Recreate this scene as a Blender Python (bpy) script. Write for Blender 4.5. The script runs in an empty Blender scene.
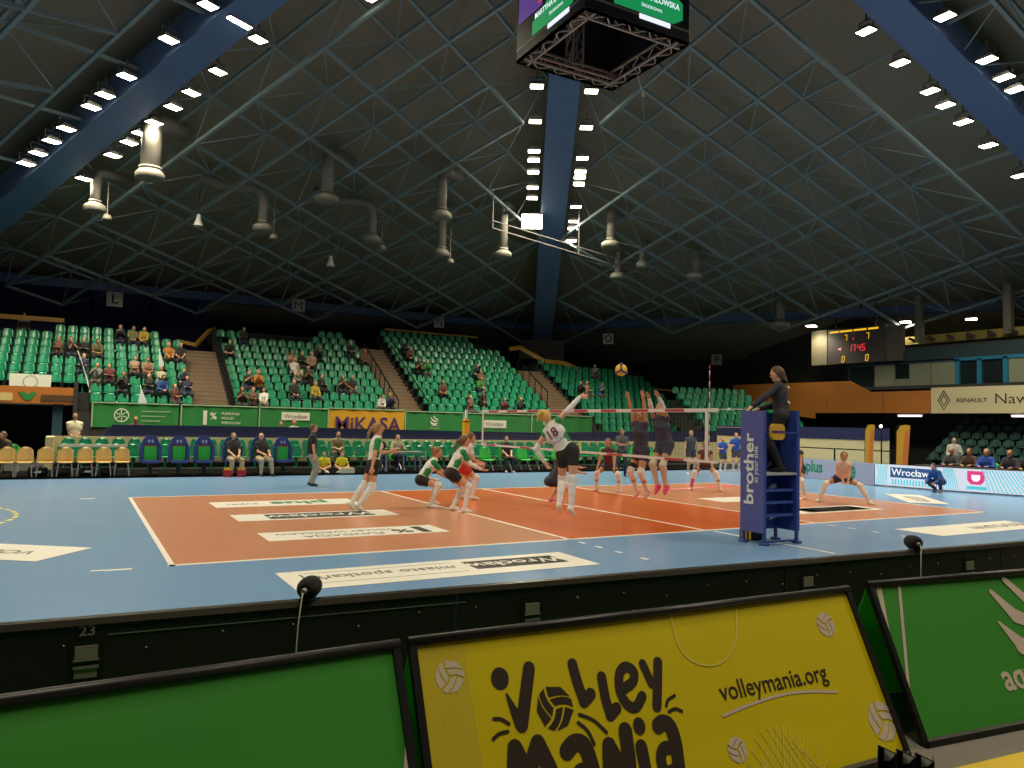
import bpy, math, random
import numpy as np
from mathutils import Vector, Matrix, Euler
R_ = math.radians
random.seed(7)
SC = bpy.context.scene
COL = SC.collection

# ------------------------------------------------------------------ camera
cam_data = bpy.data.cameras.new('camera'); cam = bpy.data.objects.new('camera', cam_data); COL.objects.link(cam)
SC.camera = cam
cam_data.sensor_width = 36.0; cam_data.lens = 767.9 / 1024 * 36.0
cam_data.clip_start = 0.05; cam_data.clip_end = 300
YAW, PITCH, ROLL = 0.51306, 0.05113, 0.02218
_f = Vector((math.sin(YAW)*math.cos(PITCH), math.cos(YAW)*math.cos(PITCH), math.sin(PITCH)))
_r = Vector((math.cos(YAW), -math.sin(YAW), 0)); _u = _r.cross(_f)
_r2 = math.cos(ROLL)*_r + math.sin(ROLL)*_u; _u2 = -math.sin(ROLL)*_r + math.cos(ROLL)*_u
_m = Matrix((_r2, _u2, -_f)).transposed().to_4x4(); _m.translation = Vector((-10.114, -15.094, 1.8834))
cam.matrix_world = _m

# ------------------------------------------------------------------ world, exposure, colour
w = bpy.data.worlds.new('ambient_fill'); SC.world = w; w.use_nodes = True
w.node_tree.nodes['Background'].inputs[0].default_value = (0.9, 0.85, 0.7, 1)
w.node_tree.nodes['Background'].inputs[1].default_value = 0.028  # weak ambient fill added to lift the dark parts of the hall
SC.view_settings.view_transform = 'Standard'; SC.view_settings.look = 'None'
SC.view_settings.gamma = 1; SC.view_settings.use_curve_mapping = False
SC.view_settings.exposure = 0.0
SC.cycles.use_denoising = True
SC.cycles.max_bounces = 6; SC.cycles.diffuse_bounces = 4; SC.cycles.glossy_bounces = 3
SC.cycles.transparent_max_bounces = 8
SC.cycles.sample_clamp_indirect = 4.0
LAMP_W = 720.0      # power of one floodlight

# ------------------------------------------------------------------ helpers
MATS = {}
def mat(name, col, rough=0.6, metal=0.0, noise=0.08, nscale=6.0, emit=None, es=0.0, alpha=1.0, spec=0.5, bump=0.0, coord='Object'):
    if name in MATS: return MATS[name]
    m = bpy.data.materials.new(name); m.use_nodes = True
    nt = m.node_tree; b = nt.nodes['Principled BSDF']
    b.inputs['Roughness'].default_value = rough; b.inputs['Metallic'].default_value = metal
    b.inputs['Specular IOR Level'].default_value = spec
    c = (*col, 1)
    b.inputs['Base Color'].default_value = c
    if noise > 0 or bump > 0:
        tc = nt.nodes.new('ShaderNodeTexCoord'); nz = nt.nodes.new('ShaderNodeTexNoise')
        nz.inputs['Scale'].default_value = nscale; nz.inputs['Detail'].default_value = 3
        nt.links.new(tc.outputs[coord], nz.inputs['Vector'])
        if noise > 0:
            mx = nt.nodes.new('ShaderNodeMix'); mx.data_type = 'RGBA'
            mx.inputs[6].default_value = (*[max(0, v*(1-noise)) for v in col], 1)
            mx.inputs[7].default_value = (*[min(1, v*(1+noise)) for v in col], 1)
            nt.links.new(nz.outputs['Fac'], mx.inputs[0]); nt.links.new(mx.outputs[2], b.inputs['Base Color'])
        if bump > 0:
            bp = nt.nodes.new('ShaderNodeBump'); bp.inputs['Strength'].default_value = bump
            nt.links.new(nz.outputs['Fac'], bp.inputs['Height']); nt.links.new(bp.outputs['Normal'], b.inputs['Normal'])
    if emit is not None:
        b.inputs['Emission Color'].default_value = (*emit, 1); b.inputs['Emission Strength'].default_value = es
    if alpha < 1: b.inputs['Alpha'].default_value = alpha
    MATS[name] = m
    return m

class MB:
    """collects faces of one mesh; s() sets the material slot of what is added next"""
    def __init__(self): self.v = []; self.f = []; self.m = []; self.cur = 0; self.T = None; self.sm = []; self.smooth = False
    def s(self, i): self.cur = i; return self
    def add(self, vs, fs, smooth=None):
        o = len(self.v)
        if self.T is not None: vs = [tuple(self.T @ Vector(v)) for v in vs]
        self.v += [tuple(v) for v in vs]
        for f in fs:
            self.f.append(tuple(i+o for i in f)); self.m.append(self.cur); self.sm.append(self.smooth if smooth is None else smooth)
        return self
    def box(self, a, b):
        x0, y0, z0 = a; x1, y1, z1 = b
        return self.add([(x0,y0,z0),(x1,y0,z0),(x1,y1,z0),(x0,y1,z0),(x0,y0,z1),(x1,y0,z1),(x1,y1,z1),(x0,y1,z1)],
                 [(0,3,2,1),(4,5,6,7),(0,1,5,4),(1,2,6,5),(2,3,7,6),(3,0,4,7)])
    def cbox(self, c, d): return self.box([c[i]-d[i]/2 for i in range(3)], [c[i]+d[i]/2 for i in range(3)])
    def rbox(self, c, d, r, n=3):
        """box with rounded vertical-profile corners in the local XZ outline (thickness along Y)"""
        hx, hz = d[0]/2-r, d[2]/2-r; pts = []
        for (sx, sz, a0) in ((1,1,0),(-1,1,90),(-1,-1,180),(1,-1,270)):
            for k in range(n+1):
                a = R_(a0+90*k/n); pts.append((c[0]+sx*hx+r*math.cos(a), c[2]+sz*hz+r*math.sin(a)))
        return self.prism([(x, z) for x, z in pts], c[1]-d[1]/2, c[1]+d[1]/2)
    def prism(self, pts, y0, y1):
        n = len(pts)
        vs = [(x, y0, z) for x, z in pts] + [(x, y1, z) for x, z in pts]
        fs = [tuple(range(n)), tuple(reversed(range(n, 2*n)))] + [(i, i+n, (i+1) % n+n, (i+1) % n) for i in range(n)]
        return self.add(vs, fs)
    def prismz(self, pts, z0, z1):
        n = len(pts)
        vs = [(x, y, z0) for x, y in pts] + [(x, y, z1) for x, y in pts]
        fs = [tuple(reversed(range(n))), tuple(range(n, 2*n))] + [(i, (i+1) % n, (i+1) % n+n, i+n) for i in range(n)]
        return self.add(vs, fs)
    def bar(self, p, q, w=0.05, h=None, up=(0,0,1)):
        p = Vector(p); q = Vector(q); d = (q-p)
        if d.length < 1e-6: return self
        d.normalize(); u = Vector(up)
        if abs(d.dot(u)) > 0.98: u = Vector((1,0,0))
        s = d.cross(u).normalized(); t = s.cross(d); h = w if h is None else h
        s *= w/2; t *= h/2
        vs = [p-s-t, p+s-t, p+s+t, p-s+t, q-s-t, q+s-t, q+s+t, q-s+t]
        return self.add(vs, [(0,1,2,3),(7,6,5,4),(0,4,5,1),(1,5,6,2),(2,6,7,3),(3,7,4,0)])
    def tube(self, pts, r, n=8, cap=True):
        P = [Vector(p) for p in pts]; rs = r if isinstance(r, (list, tuple)) else [r]*len(P)
        vs = []; fs = []; prev = None
        for i, p in enumerate(P):
            d = (P[min(i+1, len(P)-1)]-P[max(i-1, 0)]).normalized()
            if prev is None:
                a = Vector((0,0,1)) if abs(d.z) < 0.9 else Vector((1,0,0)); s = d.cross(a).normalized()
            else:
                s = (prev - d*prev.dot(d)).normalized()
            prev = s; t = d.cross(s)
            for k in range(n):
                a = 2*math.pi*k/n; vs.append(p+(s*math.cos(a)+t*math.sin(a))*rs[i])
        for i in range(len(P)-1):
            for k in range(n):
                fs.append((i*n+k, i*n+(k+1) % n, (i+1)*n+(k+1) % n, (i+1)*n+k))
        self.add(vs, fs, True)
        if cap:
            o = len(self.v)
            self.f.append(tuple(reversed(range(o-len(vs), o-len(vs)+n)))); self.m.append(self.cur); self.sm.append(False)
            self.f.append(tuple(range(o-n, o))); self.m.append(self.cur); self.sm.append(False)
        return self
    def lathe(self, prof, c=(0,0,0), n=16):
        """prof: (radius, z) from one end to the other"""
        vs = []; fs = []
        for r, z in prof:
            for k in range(n):
                a = 2*math.pi*k/n; vs.append((c[0]+r*math.cos(a), c[1]+r*math.sin(a), c[2]+z))
        for i in range(len(prof)-1):
            for k in range(n): fs.append((i*n+k, i*n+(k+1) % n, (i+1)*n+(k+1) % n, (i+1)*n+k))
        self.add(vs, fs, True)
        o = len(self.v)-len(vs)
        self.f.append(tuple(o+k for k in reversed(range(n)))); self.m.append(self.cur); self.sm.append(False)
        self.f.append(tuple(len(self.v)-n+k for k in range(n))); self.m.append(self.cur); self.sm.append(False)
        return self
    def sphere(self, c, r, n=12, m=8):
        rr = r if isinstance(r, (list, tuple)) else (r, r, r)
        vs = [(c[0], c[1], c[2]-rr[2])]; fs = []
        for i in range(1, m):
            t = -math.pi/2+math.pi*i/m
            for k in range(n):
                a = 2*math.pi*k/n; vs.append((c[0]+rr[0]*math.cos(t)*math.cos(a), c[1]+rr[1]*math.cos(t)*math.sin(a), c[2]+rr[2]*math.sin(t)))
        vs.append((c[0], c[1], c[2]+rr[2])); top = len(vs)-1
        for k in range(n): fs.append((0, 1+(k+1) % n, 1+k)); fs.append((top, top-n+k, top-n+(k+1) % n))
        for i in range(m-2):
            for k in range(n): fs.append((1+i*n+k, 1+i*n+(k+1) % n, 1+(i+1)*n+(k+1) % n, 1+(i+1)*n+k))
        return self.add(vs, fs, True)
    def mesh(self, name):
        me = bpy.data.meshes.new(name); me.from_pydata(self.v, [], self.f); me.update()
        me.polygons.foreach_set('material_index', self.m); me.polygons.foreach_set('use_smooth', self.sm)
        return me

def link(name, me, mats, parent=None, loc=None, rz=None, base=None):
    if not isinstance(mats, (list, tuple)): mats = [mats]
    for m in mats: me.materials.append(m)
    o = bpy.data.objects.new(name, me); COL.objects.link(o)
    if parent is not None: o.parent = parent
    if loc is not None: o.location = loc
    if rz is not None: o.rotation_euler = (0, 0, rz)
    return o
def obj(name, mb, mats, parent=None, loc=None, rz=None): return link(name, mb.mesh(name), mats, parent, loc, rz)
def tag(o, label, cat, group=None, kind=None):
    if label: o['label'] = label
    if cat: o['category'] = cat
    if group: o['group'] = group
    if kind: o['kind'] = kind
    return o
def thing(name, label, cat, loc=(0,0,0), rz=0.0, group=None):
    o = bpy.data.objects.new(name, None); COL.objects.link(o)
    o.location = loc; o.rotation_euler = (0, 0, rz); o.empty_display_size = 0.2
    return tag(o, label, cat, group)
def struct(name, mb, mats, label=None):
    o = obj(name, mb, mats); o['kind'] = 'structure'
    if label: o['label'] = label
    return o
def copy_tree(o, parent=None):
    c = o.copy(); COL.objects.link(c)
    if parent is not None: c.parent = parent
    for ch in list(o.children): copy_tree(ch, c)
    return c
ORD = ['first','second','third','fourth','fifth','sixth','seventh','eighth','ninth','tenth','eleventh','twelfth','thirteenth','fourteenth',
       'fifteenth','sixteenth','seventeenth','eighteenth','nineteenth','twentieth']
TENS = {20:'twenty',30:'thirty',40:'forty',50:'fifty'}
def nth(i):
    """0-based ordinal word"""
    if i < 20: return ORD[i]
    n = i+1; t = n//10*10
    return {20:'twentieth',30:'thirtieth',40:'fortieth',50:'fiftieth'}[t] if n % 10 == 0 else TENS[t]+'-'+ORD[n % 10-1]

FONTC = {}
def text_mesh(s, size=1.0, bold=0.0, ext=0.0, align='CENTER', xs=1.0):
    cu = bpy.data.curves.new('lettering', 'FONT'); cu.body = s; cu.size = size; cu.extrude = ext; cu.offset = bold*size
    cu.align_x = align; cu.align_y = 'CENTER'; cu.resolution_u = 3
    o = bpy.data.objects.new('lettering', cu); COL.objects.link(o)
    dg = bpy.context.evaluated_depsgraph_get(); me = bpy.data.meshes.new_from_object(o.evaluated_get(dg))
    bpy.data.objects.remove(o); bpy.data.curves.remove(cu)
    if xs != 1.0:
        for v in me.vertices: v.co.x *= xs
    return me
def text(s, org, right, up, size, m, parent, bold=0.0, name='lettering', lift=0.004, align='CENTER', xs=1.0, thick=0.001):
    """flat letters standing on a surface; org/right/up in the parent's local frame"""
    me = text_mesh(s, size, bold, thick, align, xs)
    r = Vector(right).normalized(); u = Vector(up).normalized(); n = r.cross(u)
    T = Matrix((r, u, n)).transposed().to_4x4(); T.translation = Vector(org)+n*lift
    me.transform(T)
    return link(name, me, m, parent)
def plate(mb, org, right, up, pts, lift=0.003, thick=0.0008):
    """flat polygon pts (a,b) on the plane org + a*right + b*up"""
    r = Vector(right).normalized(); u = Vector(up).normalized(); n = r.cross(u); o = Vector(org)+n*(lift+len(mb.f)*3e-7)
    k = len(pts)
    vs = [o+r*a+u*b for a, b in pts]+[o+r*a+u*b+n*thick for a, b in pts]
    return mb.add(vs, [tuple(reversed(range(k))), tuple(range(k, 2*k))]+[(i, (i+1) % k, (i+1) % k+k, i+k) for i in range(k)])
def stroke(mb, org, right, up, path, wd, lift=0.003):
    """a flat brush stroke with round ends: path of (a,b), widths wd (one or per point)"""
    ws = wd if isinstance(wd, (list, tuple)) else [wd]*len(path)
    L = []; Rr = []; n = len(path)
    for i, (a, b) in enumerate(path):
        a0, b0 = path[max(0, i-1)]; a1, b1 = path[min(n-1, i+1)]
        l = math.hypot(a1-a0, b1-b0) or 1; nx, ny = -(b1-b0)/l, (a1-a0)/l
        L.append((a+nx*ws[i]/2, b+ny*ws[i]/2)); Rr.append((a-nx*ws[i]/2, b-ny*ws[i]/2))
    for i in range(n-1):
        plate(mb, org, right, up, [Rr[i], Rr[i+1], L[i+1], L[i]], lift)
    for i in range(n):
        disc(mb, org, right, up, path[i], ws[i]/2, lift=lift)
    return mb
def disc(mb, org, right, up, c, r, lift=0.003, n=14, ry=None):
    ry = r if ry is None else ry
    return plate(mb, org, right, up, [(c[0]+r*math.cos(2*math.pi*k/n), c[1]+ry*math.sin(2*math.pi*k/n)) for k in range(n)], lift)
def ring(mb, org, right, up, c, r, wdt, lift=0.003, n=28, a0=0, a1=360):
    for k in range(n):
        t0 = R_(a0+(a1-a0)*k/n); t1 = R_(a0+(a1-a0)*(k+1)/n)
        plate(mb, org, right, up, [((c[0]+(r-wdt)*math.cos(t0)), c[1]+(r-wdt)*math.sin(t0)), (c[0]+r*math.cos(t0), c[1]+r*math.sin(t0)),
              (c[0]+r*math.cos(t1), c[1]+r*math.sin(t1)), (c[0]+(r-wdt)*math.cos(t1), c[1]+(r-wdt)*math.sin(t1))], lift)
    return mb
def ball_icon(mb, org, right, up, c, r, rot=0.0, lift=0.003):
    """a volleyball emblem: three pairs of curved panels"""
    for k in range(3):
        for (ya, yb) in ((0.05, 0.40), (0.50, 0.90)):
            lo = []; hi = []
            for (y, L) in ((ya, lo), (yb, hi)):
                x0 = -0.577*y+0.09; x1 = math.sqrt(0.97**2-y*y)
                for i in range(9):
                    x = x0+(x1-x0)*i/8; rr_ = math.hypot(x, y); a = math.atan2(y, x)+R_(rot+120*k)-R_(30)*rr_
                    L.append((c[0]+r*rr_*math.cos(a), c[1]+r*rr_*math.sin(a)))
            for i in range(8): plate(mb, org, right, up, [lo[i], lo[i+1], hi[i+1], hi[i]], lift)
    return mb

# ------------------------------------------------------------------ materials
BLUE_FLOOR = mat('blue_sports_floor', (0.185, 0.345, 0.62), 0.24, noise=0.06, nscale=0.8)
ORANGE = mat('light_orange_court', (0.60, 0.265, 0.155), 0.24, noise=0.06, nscale=0.8)
RED_OR = mat('deep_orange_court', (0.62, 0.125, 0.026), 0.24, noise=0.05, nscale=0.8)
WHITE_LINE = mat('white_line_paint', (0.75, 0.70, 0.64), 0.45, noise=0.03)
VINYL = mat('white_floor_vinyl', (0.80, 0.79, 0.74), 0.4, noise=0.02)
BLACK_INK = mat('black_print', (0.012, 0.012, 0.012), 0.6, noise=0)
GREY_INK = mat('grey_print', (0.16, 0.16, 0.15), 0.6, noise=0)
DARK = mat('dark_concrete', (0.02, 0.02, 0.02), 0.9, noise=0.2)
GREYFLOOR = mat('grey_concrete', (0.16, 0.15, 0.13), 0.8, noise=0.15)
BLACKP = mat('black_painted_board', (0.016, 0.015, 0.014), 0.5, noise=0.25, nscale=4)
RIBBLUE = mat('blue_painted_steel', (0.095, 0.165, 0.33), 0.5, noise=0.1, nscale=1)
TRUSS = mat('teal_painted_steel', (0.20, 0.275, 0.285), 0.5, noise=0.15, nscale=0.6)
DECK = mat('dark_roof_deck', (0.225, 0.205, 0.15), 0.9, noise=0.12, nscale=0.5)
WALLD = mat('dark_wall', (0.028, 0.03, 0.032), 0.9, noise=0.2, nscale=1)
PANELB = mat('dark_blue_panel', (0.010, 0.018, 0.085), 0.8, noise=0.2, nscale=0.7)
SEATG = mat('green_seat_plastic', (0.010, 0.225, 0.115), 0.28, noise=0.22, nscale=0.9, coord='Object')
SEATD = mat('dark_green_seat_plastic', (0.008, 0.13, 0.075), 0.3, noise=0.15)
STEP = mat('brown_step', (0.19, 0.135, 0.085), 0.8, noise=0.15, nscale=2)
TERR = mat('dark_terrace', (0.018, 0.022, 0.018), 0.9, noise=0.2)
YELLOWR = mat('yellow_rail_paint', (0.42, 0.24, 0.03), 0.45)
CREAM = mat('cream_wall_paint', (0.62, 0.56, 0.33), 0.7, noise=0.06)
NAVY = mat('navy_cloth', (0.012, 0.018, 0.085), 0.85, noise=0.15)
ORFASC = mat('orange_fascia_paint', (0.42, 0.145, 0.02), 0.55, noise=0.1, nscale=0.8)
GREENB = mat('green_banner_cloth', (0.018, 0.205, 0.045), 0.7, noise=0.15, nscale=2.0, bump=0.1)
YELLOWB = mat('amber_banner_cloth', (0.62, 0.33, 0.015), 0.7, noise=0.08)
WHITEP = mat('white_print', (0.72, 0.74, 0.66), 0.6, noise=0)
PALEG = mat('pale_green_print', (0.30, 0.48, 0.28), 0.6, noise=0)
PURPLE = mat('purple_print', (0.075, 0.02, 0.13), 0.6, noise=0)
STEEL = mat('grey_steel', (0.35, 0.35, 0.34), 0.4, 0.6)
BLACKM = mat('black_metal', (0.015, 0.015, 0.016), 0.4, 0.3)
RED = mat('red_plastic', (0.40, 0.015, 0.02), 0.45)
TEALF = mat('blue_window_frame', (0.015, 0.16, 0.30), 0.5)
GREYP = mat('grey_green_panel', (0.20, 0.22, 0.16), 0.6)
GLASS = mat('dark_window_glass', (0.012, 0.02, 0.022), 0.12, noise=0)

# ------------------------------------------------------------------ setting: floor, walls, roof
AX, AY, AZ = 0.178, -0.283, 19.177
AZ0 = R_(29.88); GRAD = 0.34/math.cos(math.pi/6)
def hexpts(ap, a0=AZ0):
    """corners of the hexagonal plan whose edges lie at distance ap from the centre"""
    Rv = ap/math.cos(math.pi/6)
    return [(AX+Rv*math.sin(a0+k*math.pi/3), AY+Rv*math.cos(a0+k*math.pi/3)) for k in range(6)]
b = MB(); b.prismz(hexpts(37)[::-1], -0.30, -0.012); struct('floor', b, DARK)
b = MB(); b.box((-24, -10.9, -0.011), (21.5, 10.62, 0.0)); struct('floor_blue', b, BLUE_FLOOR)
b = MB(); b.box((-24, -20, -0.011), (16, -11.55, -0.001)); struct('floor_grey', b, GREYFLOOR)
b = MB(); b.box((-9, -4.5, 0.0), (-3, 4.5, 0.003)); b.box((3, -4.5, 0.0), (9, 4.5, 0.003)); b.s(1).box((-3, -4.5, 0.0), (3, 4.5, 0.003)); struct('floor_court', b, [ORANGE, RED_OR])
b = MB()
for x in (-9, 9): b.box((x-0.035, -4.54, 0), (x+0.035, 4.54, 0.005))
for y in (-4.5, 4.5): b.box((-9.05, y-0.04, 0), (9.05, y+0.04, 0.005))
for x in (-3, 0, 3): b.box((x-0.04, -4.5, 0), (x+0.04, 4.5, 0.005))
for y0 in (-6.5, -5.9, -5.4, -4.95):
    for x in (-3, 3): b.box((x-0.03, y0, 0), (x+0.03, y0+0.16, 0.002))
for x in (-9.6, -9.9): b.box((x, -4.54, 0), (x+0.15, -4.48, 0.002)) if x < -9.8 else None
b.box((-9.75, -4.58, 0), (-9.45, -4.5, 0.002)); b.box((-10.0, 4.46, 0), (-9.7, 4.54, 0.002)); b.box((0.05, -4.62, 0.0), (0.11, -7.2, 0.002))
struct('trim_1', b, WHITE_LINE, 'white court lines')
b = MB()
for k in range(20):
    t0 = -2.2+k*0.14; b.prismz([(-11.05-3.0+3.0*math.cos(t0), 1.6+3.0*math.sin(t0)), (-11.05-3.0+3.08*math.cos(t0), 1.6+3.08*math.sin(t0)),
        (-11.05-3.0+3.08*math.cos(t0+.09), 1.6+3.08*math.sin(t0+.09)), (-11.05-3.0+3.0*math.cos(t0+.09), 1.6+3.0*math.sin(t0+.09))], 0, 0.002)
struct('trim_2', b, mat('yellow_floor_tape', (0.6, 0.55, 0.1), 0.5), 'yellow dashed arc on the floor')

WN = ['wall_right_far', 'wall_right', 'wall_near', 'wall_left_near', 'wall_left', 'wall_far']
hp = hexpts(36.8); hq = hexpts(37.2)
for k in range(6):
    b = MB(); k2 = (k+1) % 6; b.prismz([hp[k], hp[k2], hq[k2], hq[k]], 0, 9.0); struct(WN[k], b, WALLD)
b = MB()
for k in range(9):
    x0 = -30+k*2.9; b.box((x0, 31.0, 4.5), (x0+2.78, 31.15, 8.6))
struct('trim_3', b, PANELB, 'dark blue wall panels behind the stand')
def roofz(x, y):
    """height of the roof's lower layer"""
    x -= AX; y -= AY; d = 0
    for k in range(6):
        a = AZ0+math.pi/6+k*math.pi/3; d = max(d, x*math.sin(a)+y*math.cos(a))
    return AZ-GRAD*d
b = MB(); pts = hexpts(37.2); dz = 1.9
for k in range(6):
    p, q = pts[k], pts[(k+1) % 6]; z = AZ+dz-GRAD*37.2
    b.add([(AX, AY, AZ+dz), (p[0], p[1], z), (q[0], q[1], z), (AX, AY, AZ+dz+0.3), (p[0], p[1], z+0.3), (q[0], q[1], z+0.3)], [(0,1,2), (3,5,4), (1,4,5,2)])
struct('ceiling', b, DECK)
SA, SB, A_OFF = 3.37, 2.68, 1.3
for m in range(3):
    az = AZ0-math.pi/3+m*2*math.pi/3
    d = Vector((math.sin(az), math.cos(az), 0)); l = Vector((math.cos(az), -math.sin(az), 0))
    def node(i, j, up=0):
        a = A_OFF+SA*(i+0.62*up); c = SB*(j+(0.88*up if j >= 0 else -0.88*up))
        if a < 0.8 or abs(c) > a*math.tan(math.pi/3)-1.0: return None
        dist = a*math.cos(math.pi/6)+abs(c)*0.5
        if dist > 30.6: return None
        return Vector((AX, AY, AZ-GRAD*dist+1.05*up))+d*a+l*c
    b = MB()
    for i in range(0, 13):
        for j in range(-13, 14):
            p = node(i, j)
            if p:
                q = node(i+1, j)
                if q and j != 0: b.bar(p, q, 0.13)
                q = node(i, j+1)
                if q and j not in (-1, 0): b.bar(p, q, 0.12)
            u = node(i, j, 1)
            if u:
                q = node(i+1, j, 1)
                if q: b.bar(u, q, 0.12)
                q = node(i, j+1, 1)
                if q: b.bar(u, q, 0.11)
                for (ii, jj) in ((i, j), (i+1, j), (i+1, j+(1 if j >= 0 else -1))):
                    q = node(ii, jj)
                    if q: b.bar(u, q, 0.04)
    struct('ceiling_truss', b, TRUSS)
for k in range(6):
    az = AZ0+(k-1)*math.pi/3; d = Vector((math.sin(az), math.cos(az), 0))
    b = MB(); p = Vector((AX, AY, AZ+0.42))+d*0.3-Vector((0,0,0.1)); t = 34.5; q = Vector((AX, AY, AZ+0.42-0.34*t))+d*t
    b.bar(p, q, 1.25, 1.0); struct('ceiling_rib', b, RIBBLUE)
b = MB(); hr = hexpts(29.3)
for k in range(6):
    p = Vector((*hr[k], 8.35)); q = Vector((*hr[(k+1) % 6], 8.35)); b.bar(p, q, 0.5, 0.45)
    for t in range(1, 12):
        c = p.lerp(q, t/12); b.bar(c, c+Vector((0, 0, roofz(c.x, c.y)+1.3-8.35)), 0.08)
struct('ceiling_ring', b, mat('ring_blue_steel', (0.035, 0.07, 0.17), 0.5))
# concrete pier where the rib facing the camera lands
t = 34.6; px_, py_ = AX+t*math.sin(AZ0), AY+t*math.cos(AZ0)
b = MB(); b.bar((px_, py_, 0), (px_, py_, 6.3), 1.6, 1.6); b.bar((px_-1.5*math.cos(AZ0), py_+1.5*math.sin(AZ0), 6.9), (px_+1.5*math.cos(AZ0), py_-1.5*math.sin(AZ0), 6.9), 1.4, 1.3)
struct('wall_pier', b, mat('pier_concrete', (0.12, 0.11, 0.10), 0.9))

# ------------------------------------------------------------------ floodlights along the ribs
LAMP_ON = mat('lamp_lens', (1, 0.95, 0.8), 0.4, noise=0, emit=(1.0, 0.90, 0.66), es=22.0)
HOUSING = mat('lamp_housing', (0.10, 0.10, 0.10), 0.5)
def make_lamp():
    t = thing('floodlight', 'x', 'lamp')
    b = MB(); b.box((-0.27, -0.21, 0.0), (0.27, 0.21, 0.09)); b.box((-0.16, -0.12, 0.09), (0.16, 0.12, 0.16))
    for k in range(5): b.box((-0.15+k*0.07, -0.11, 0.16), (-0.13+k*0.07, 0.11, 0.20))
    obj('housing', b, HOUSING, t)
    b = MB(); b.box((-0.25, -0.19, -0.012), (0.25, 0.19, 0.0)); obj('lens', b, LAMP_ON, t)
    b = MB(); b.bar((-0.26, 0, 0.05), (-0.26, 0, 0.36), 0.03); b.bar((0.26, 0, 0.05), (0.26, 0, 0.36), 0.03); b.bar((-0.26, 0, 0.36), (0.26, 0, 0.36), 0.03); b.bar((0, 0, 0.36), (0, 0, 0.62), 0.05)
    obj('bracket', b, HOUSING, t)
    return t
lamp0 = make_lamp(); lamp_used = [False]
spot = bpy.data.lights.new('floodlight_beam', 'SPOT'); spot.energy = LAMP_W; spot.spot_size = R_(142); spot.spot_blend = 0.7
spot.color = (1.0, 0.87, 0.62); spot.shadow_soft_size = 0.2
def put_lamp(loc, rz, label, group, tilt=(0, 0), sc=1.0):
    t = lamp0 if not lamp_used[0] else copy_tree(lamp0); lamp_used[0] = True
    t.location = loc; t.rotation_euler = (tilt[0], tilt[1], rz); t.scale = (sc, sc, sc); t['label'] = label; t['group'] = group
    L = bpy.data.objects.new('floodlight_beam', spot); COL.objects.link(L)
    L.location = Vector(loc)-Vector((0, 0, 0.06)); L.rotation_euler = (tilt[0], tilt[1], rz)
LAMPS = {(0,-1): [12.7, 14.6, 16.8, 18.0, 18.8, 20.3, 21.2, 22.1, 22.9], (0,1): [12.9, 14.9, 16.3, 17.3, 18.4, 19.2, 19.9, 20.9, 22.8],
         (1,-1): [11.6, 13.5, 15.3, 15.9, 16.7, 17.8, 18.6], (1,1): [11.8, 13.8, 15.7, 16.6, 17.0, 17.5, 19.2, 20.4, 21.0, 22.1],
         (2,-1): [11.8, 13.6, 15.3, 16.2, 17.3, 18.9, 21.1], (2,1): [12.6, 14.9, 15.9, 16.6, 18.2, 20.0],
         (3,-1): [12, 15, 17.5, 20], (3,1): [12, 15, 17.5, 20], (4,-1): [12, 15, 17.5], (4,1): [12, 15, 17.5], (5,-1): [12, 15, 17.5, 20], (5,1): [12, 15, 17.5, 20]}
RIBN = {0: 'leftmost blue rib', 1: 'blue rib behind the cube', 2: 'rightmost blue rib', 3: 'x', 4: 'x', 5: 'x'}
for (k, s), al in LAMPS.items():
    az = AZ0+(k-1)*math.pi/3; d = Vector((math.sin(az), math.cos(az), 0)); l = Vector((math.cos(az), -math.sin(az), 0))
    if k >= 3:      # ribs behind and beside the camera, out of the photograph: their light only
        for a in al:
            L = bpy.data.objects.new('floodlight_beam', spot); COL.objects.link(L); L.location = Vector((AX, AY, AZ-0.34*a-0.15))+d*a+l*s*1.1
        continue
    for i, a in enumerate(al):
        side = {-1: 'left', 1: 'right'}[s]
        put_lamp(Vector((AX, AY, AZ-0.34*a-0.1))+d*a+l*s*1.08, -az, 'floodlight %s from the top, %s side of the %s' % (nth(i), side, RIBN[k]), 'floodlights along the roof ribs')
put_lamp((-6.2, 10.9, 14.75), 0.5, 'large bright floodlight near the top of the left rib, close to the frame edge', 'big floodlights', sc=1.7)
put_lamp((-2.6, 8.3, 15.6), 0.3, 'large bright floodlight hanging between the left rib and the scoreboard cube', 'big floodlights', sc=1.6)
put_lamp((6.1, -1.4, 16.6), 0.3, 'large floodlight by the upper edge right of the scoreboard cube', 'big floodlights', sc=1.5)
# the brightest lamp, tipped towards the court
put_lamp((9.25, 17.6, 12.0), -0.54, 'dazzling floodlight tipped towards the court, lowest beside the rib behind the cube', 'big floodlights', tilt=(R_(-50), 0), sc=2.0)
t = thing('lighting_bar', 'thin steel truss bar hung under the roof beside the dazzling floodlight', 'bar', (10.6, 16.5, 11.0))
b = MB(); b.bar((-4.2, -0.1, 0.35), (5.2, -0.6, -1.0), 0.045); obj('upper_tube', b, HOUSING, t)
b = MB(); b.bar((-4.2, -0.1, 0.0), (5.2, -0.6, -1.35), 0.045); obj('lower_tube', b, HOUSING, t)
for x in (-4.2, 0.5, 5.2):
    f_ = (x+4.2)/9.4; z0 = -1.35*f_; b = MB(); b.bar((x, -0.1-0.5*f_, z0), (x, -0.1-0.5*f_, roofz(10.6+x, 16.4)-11.0+0.3), 0.045); obj('hanger', b, HOUSING, t)
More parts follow.
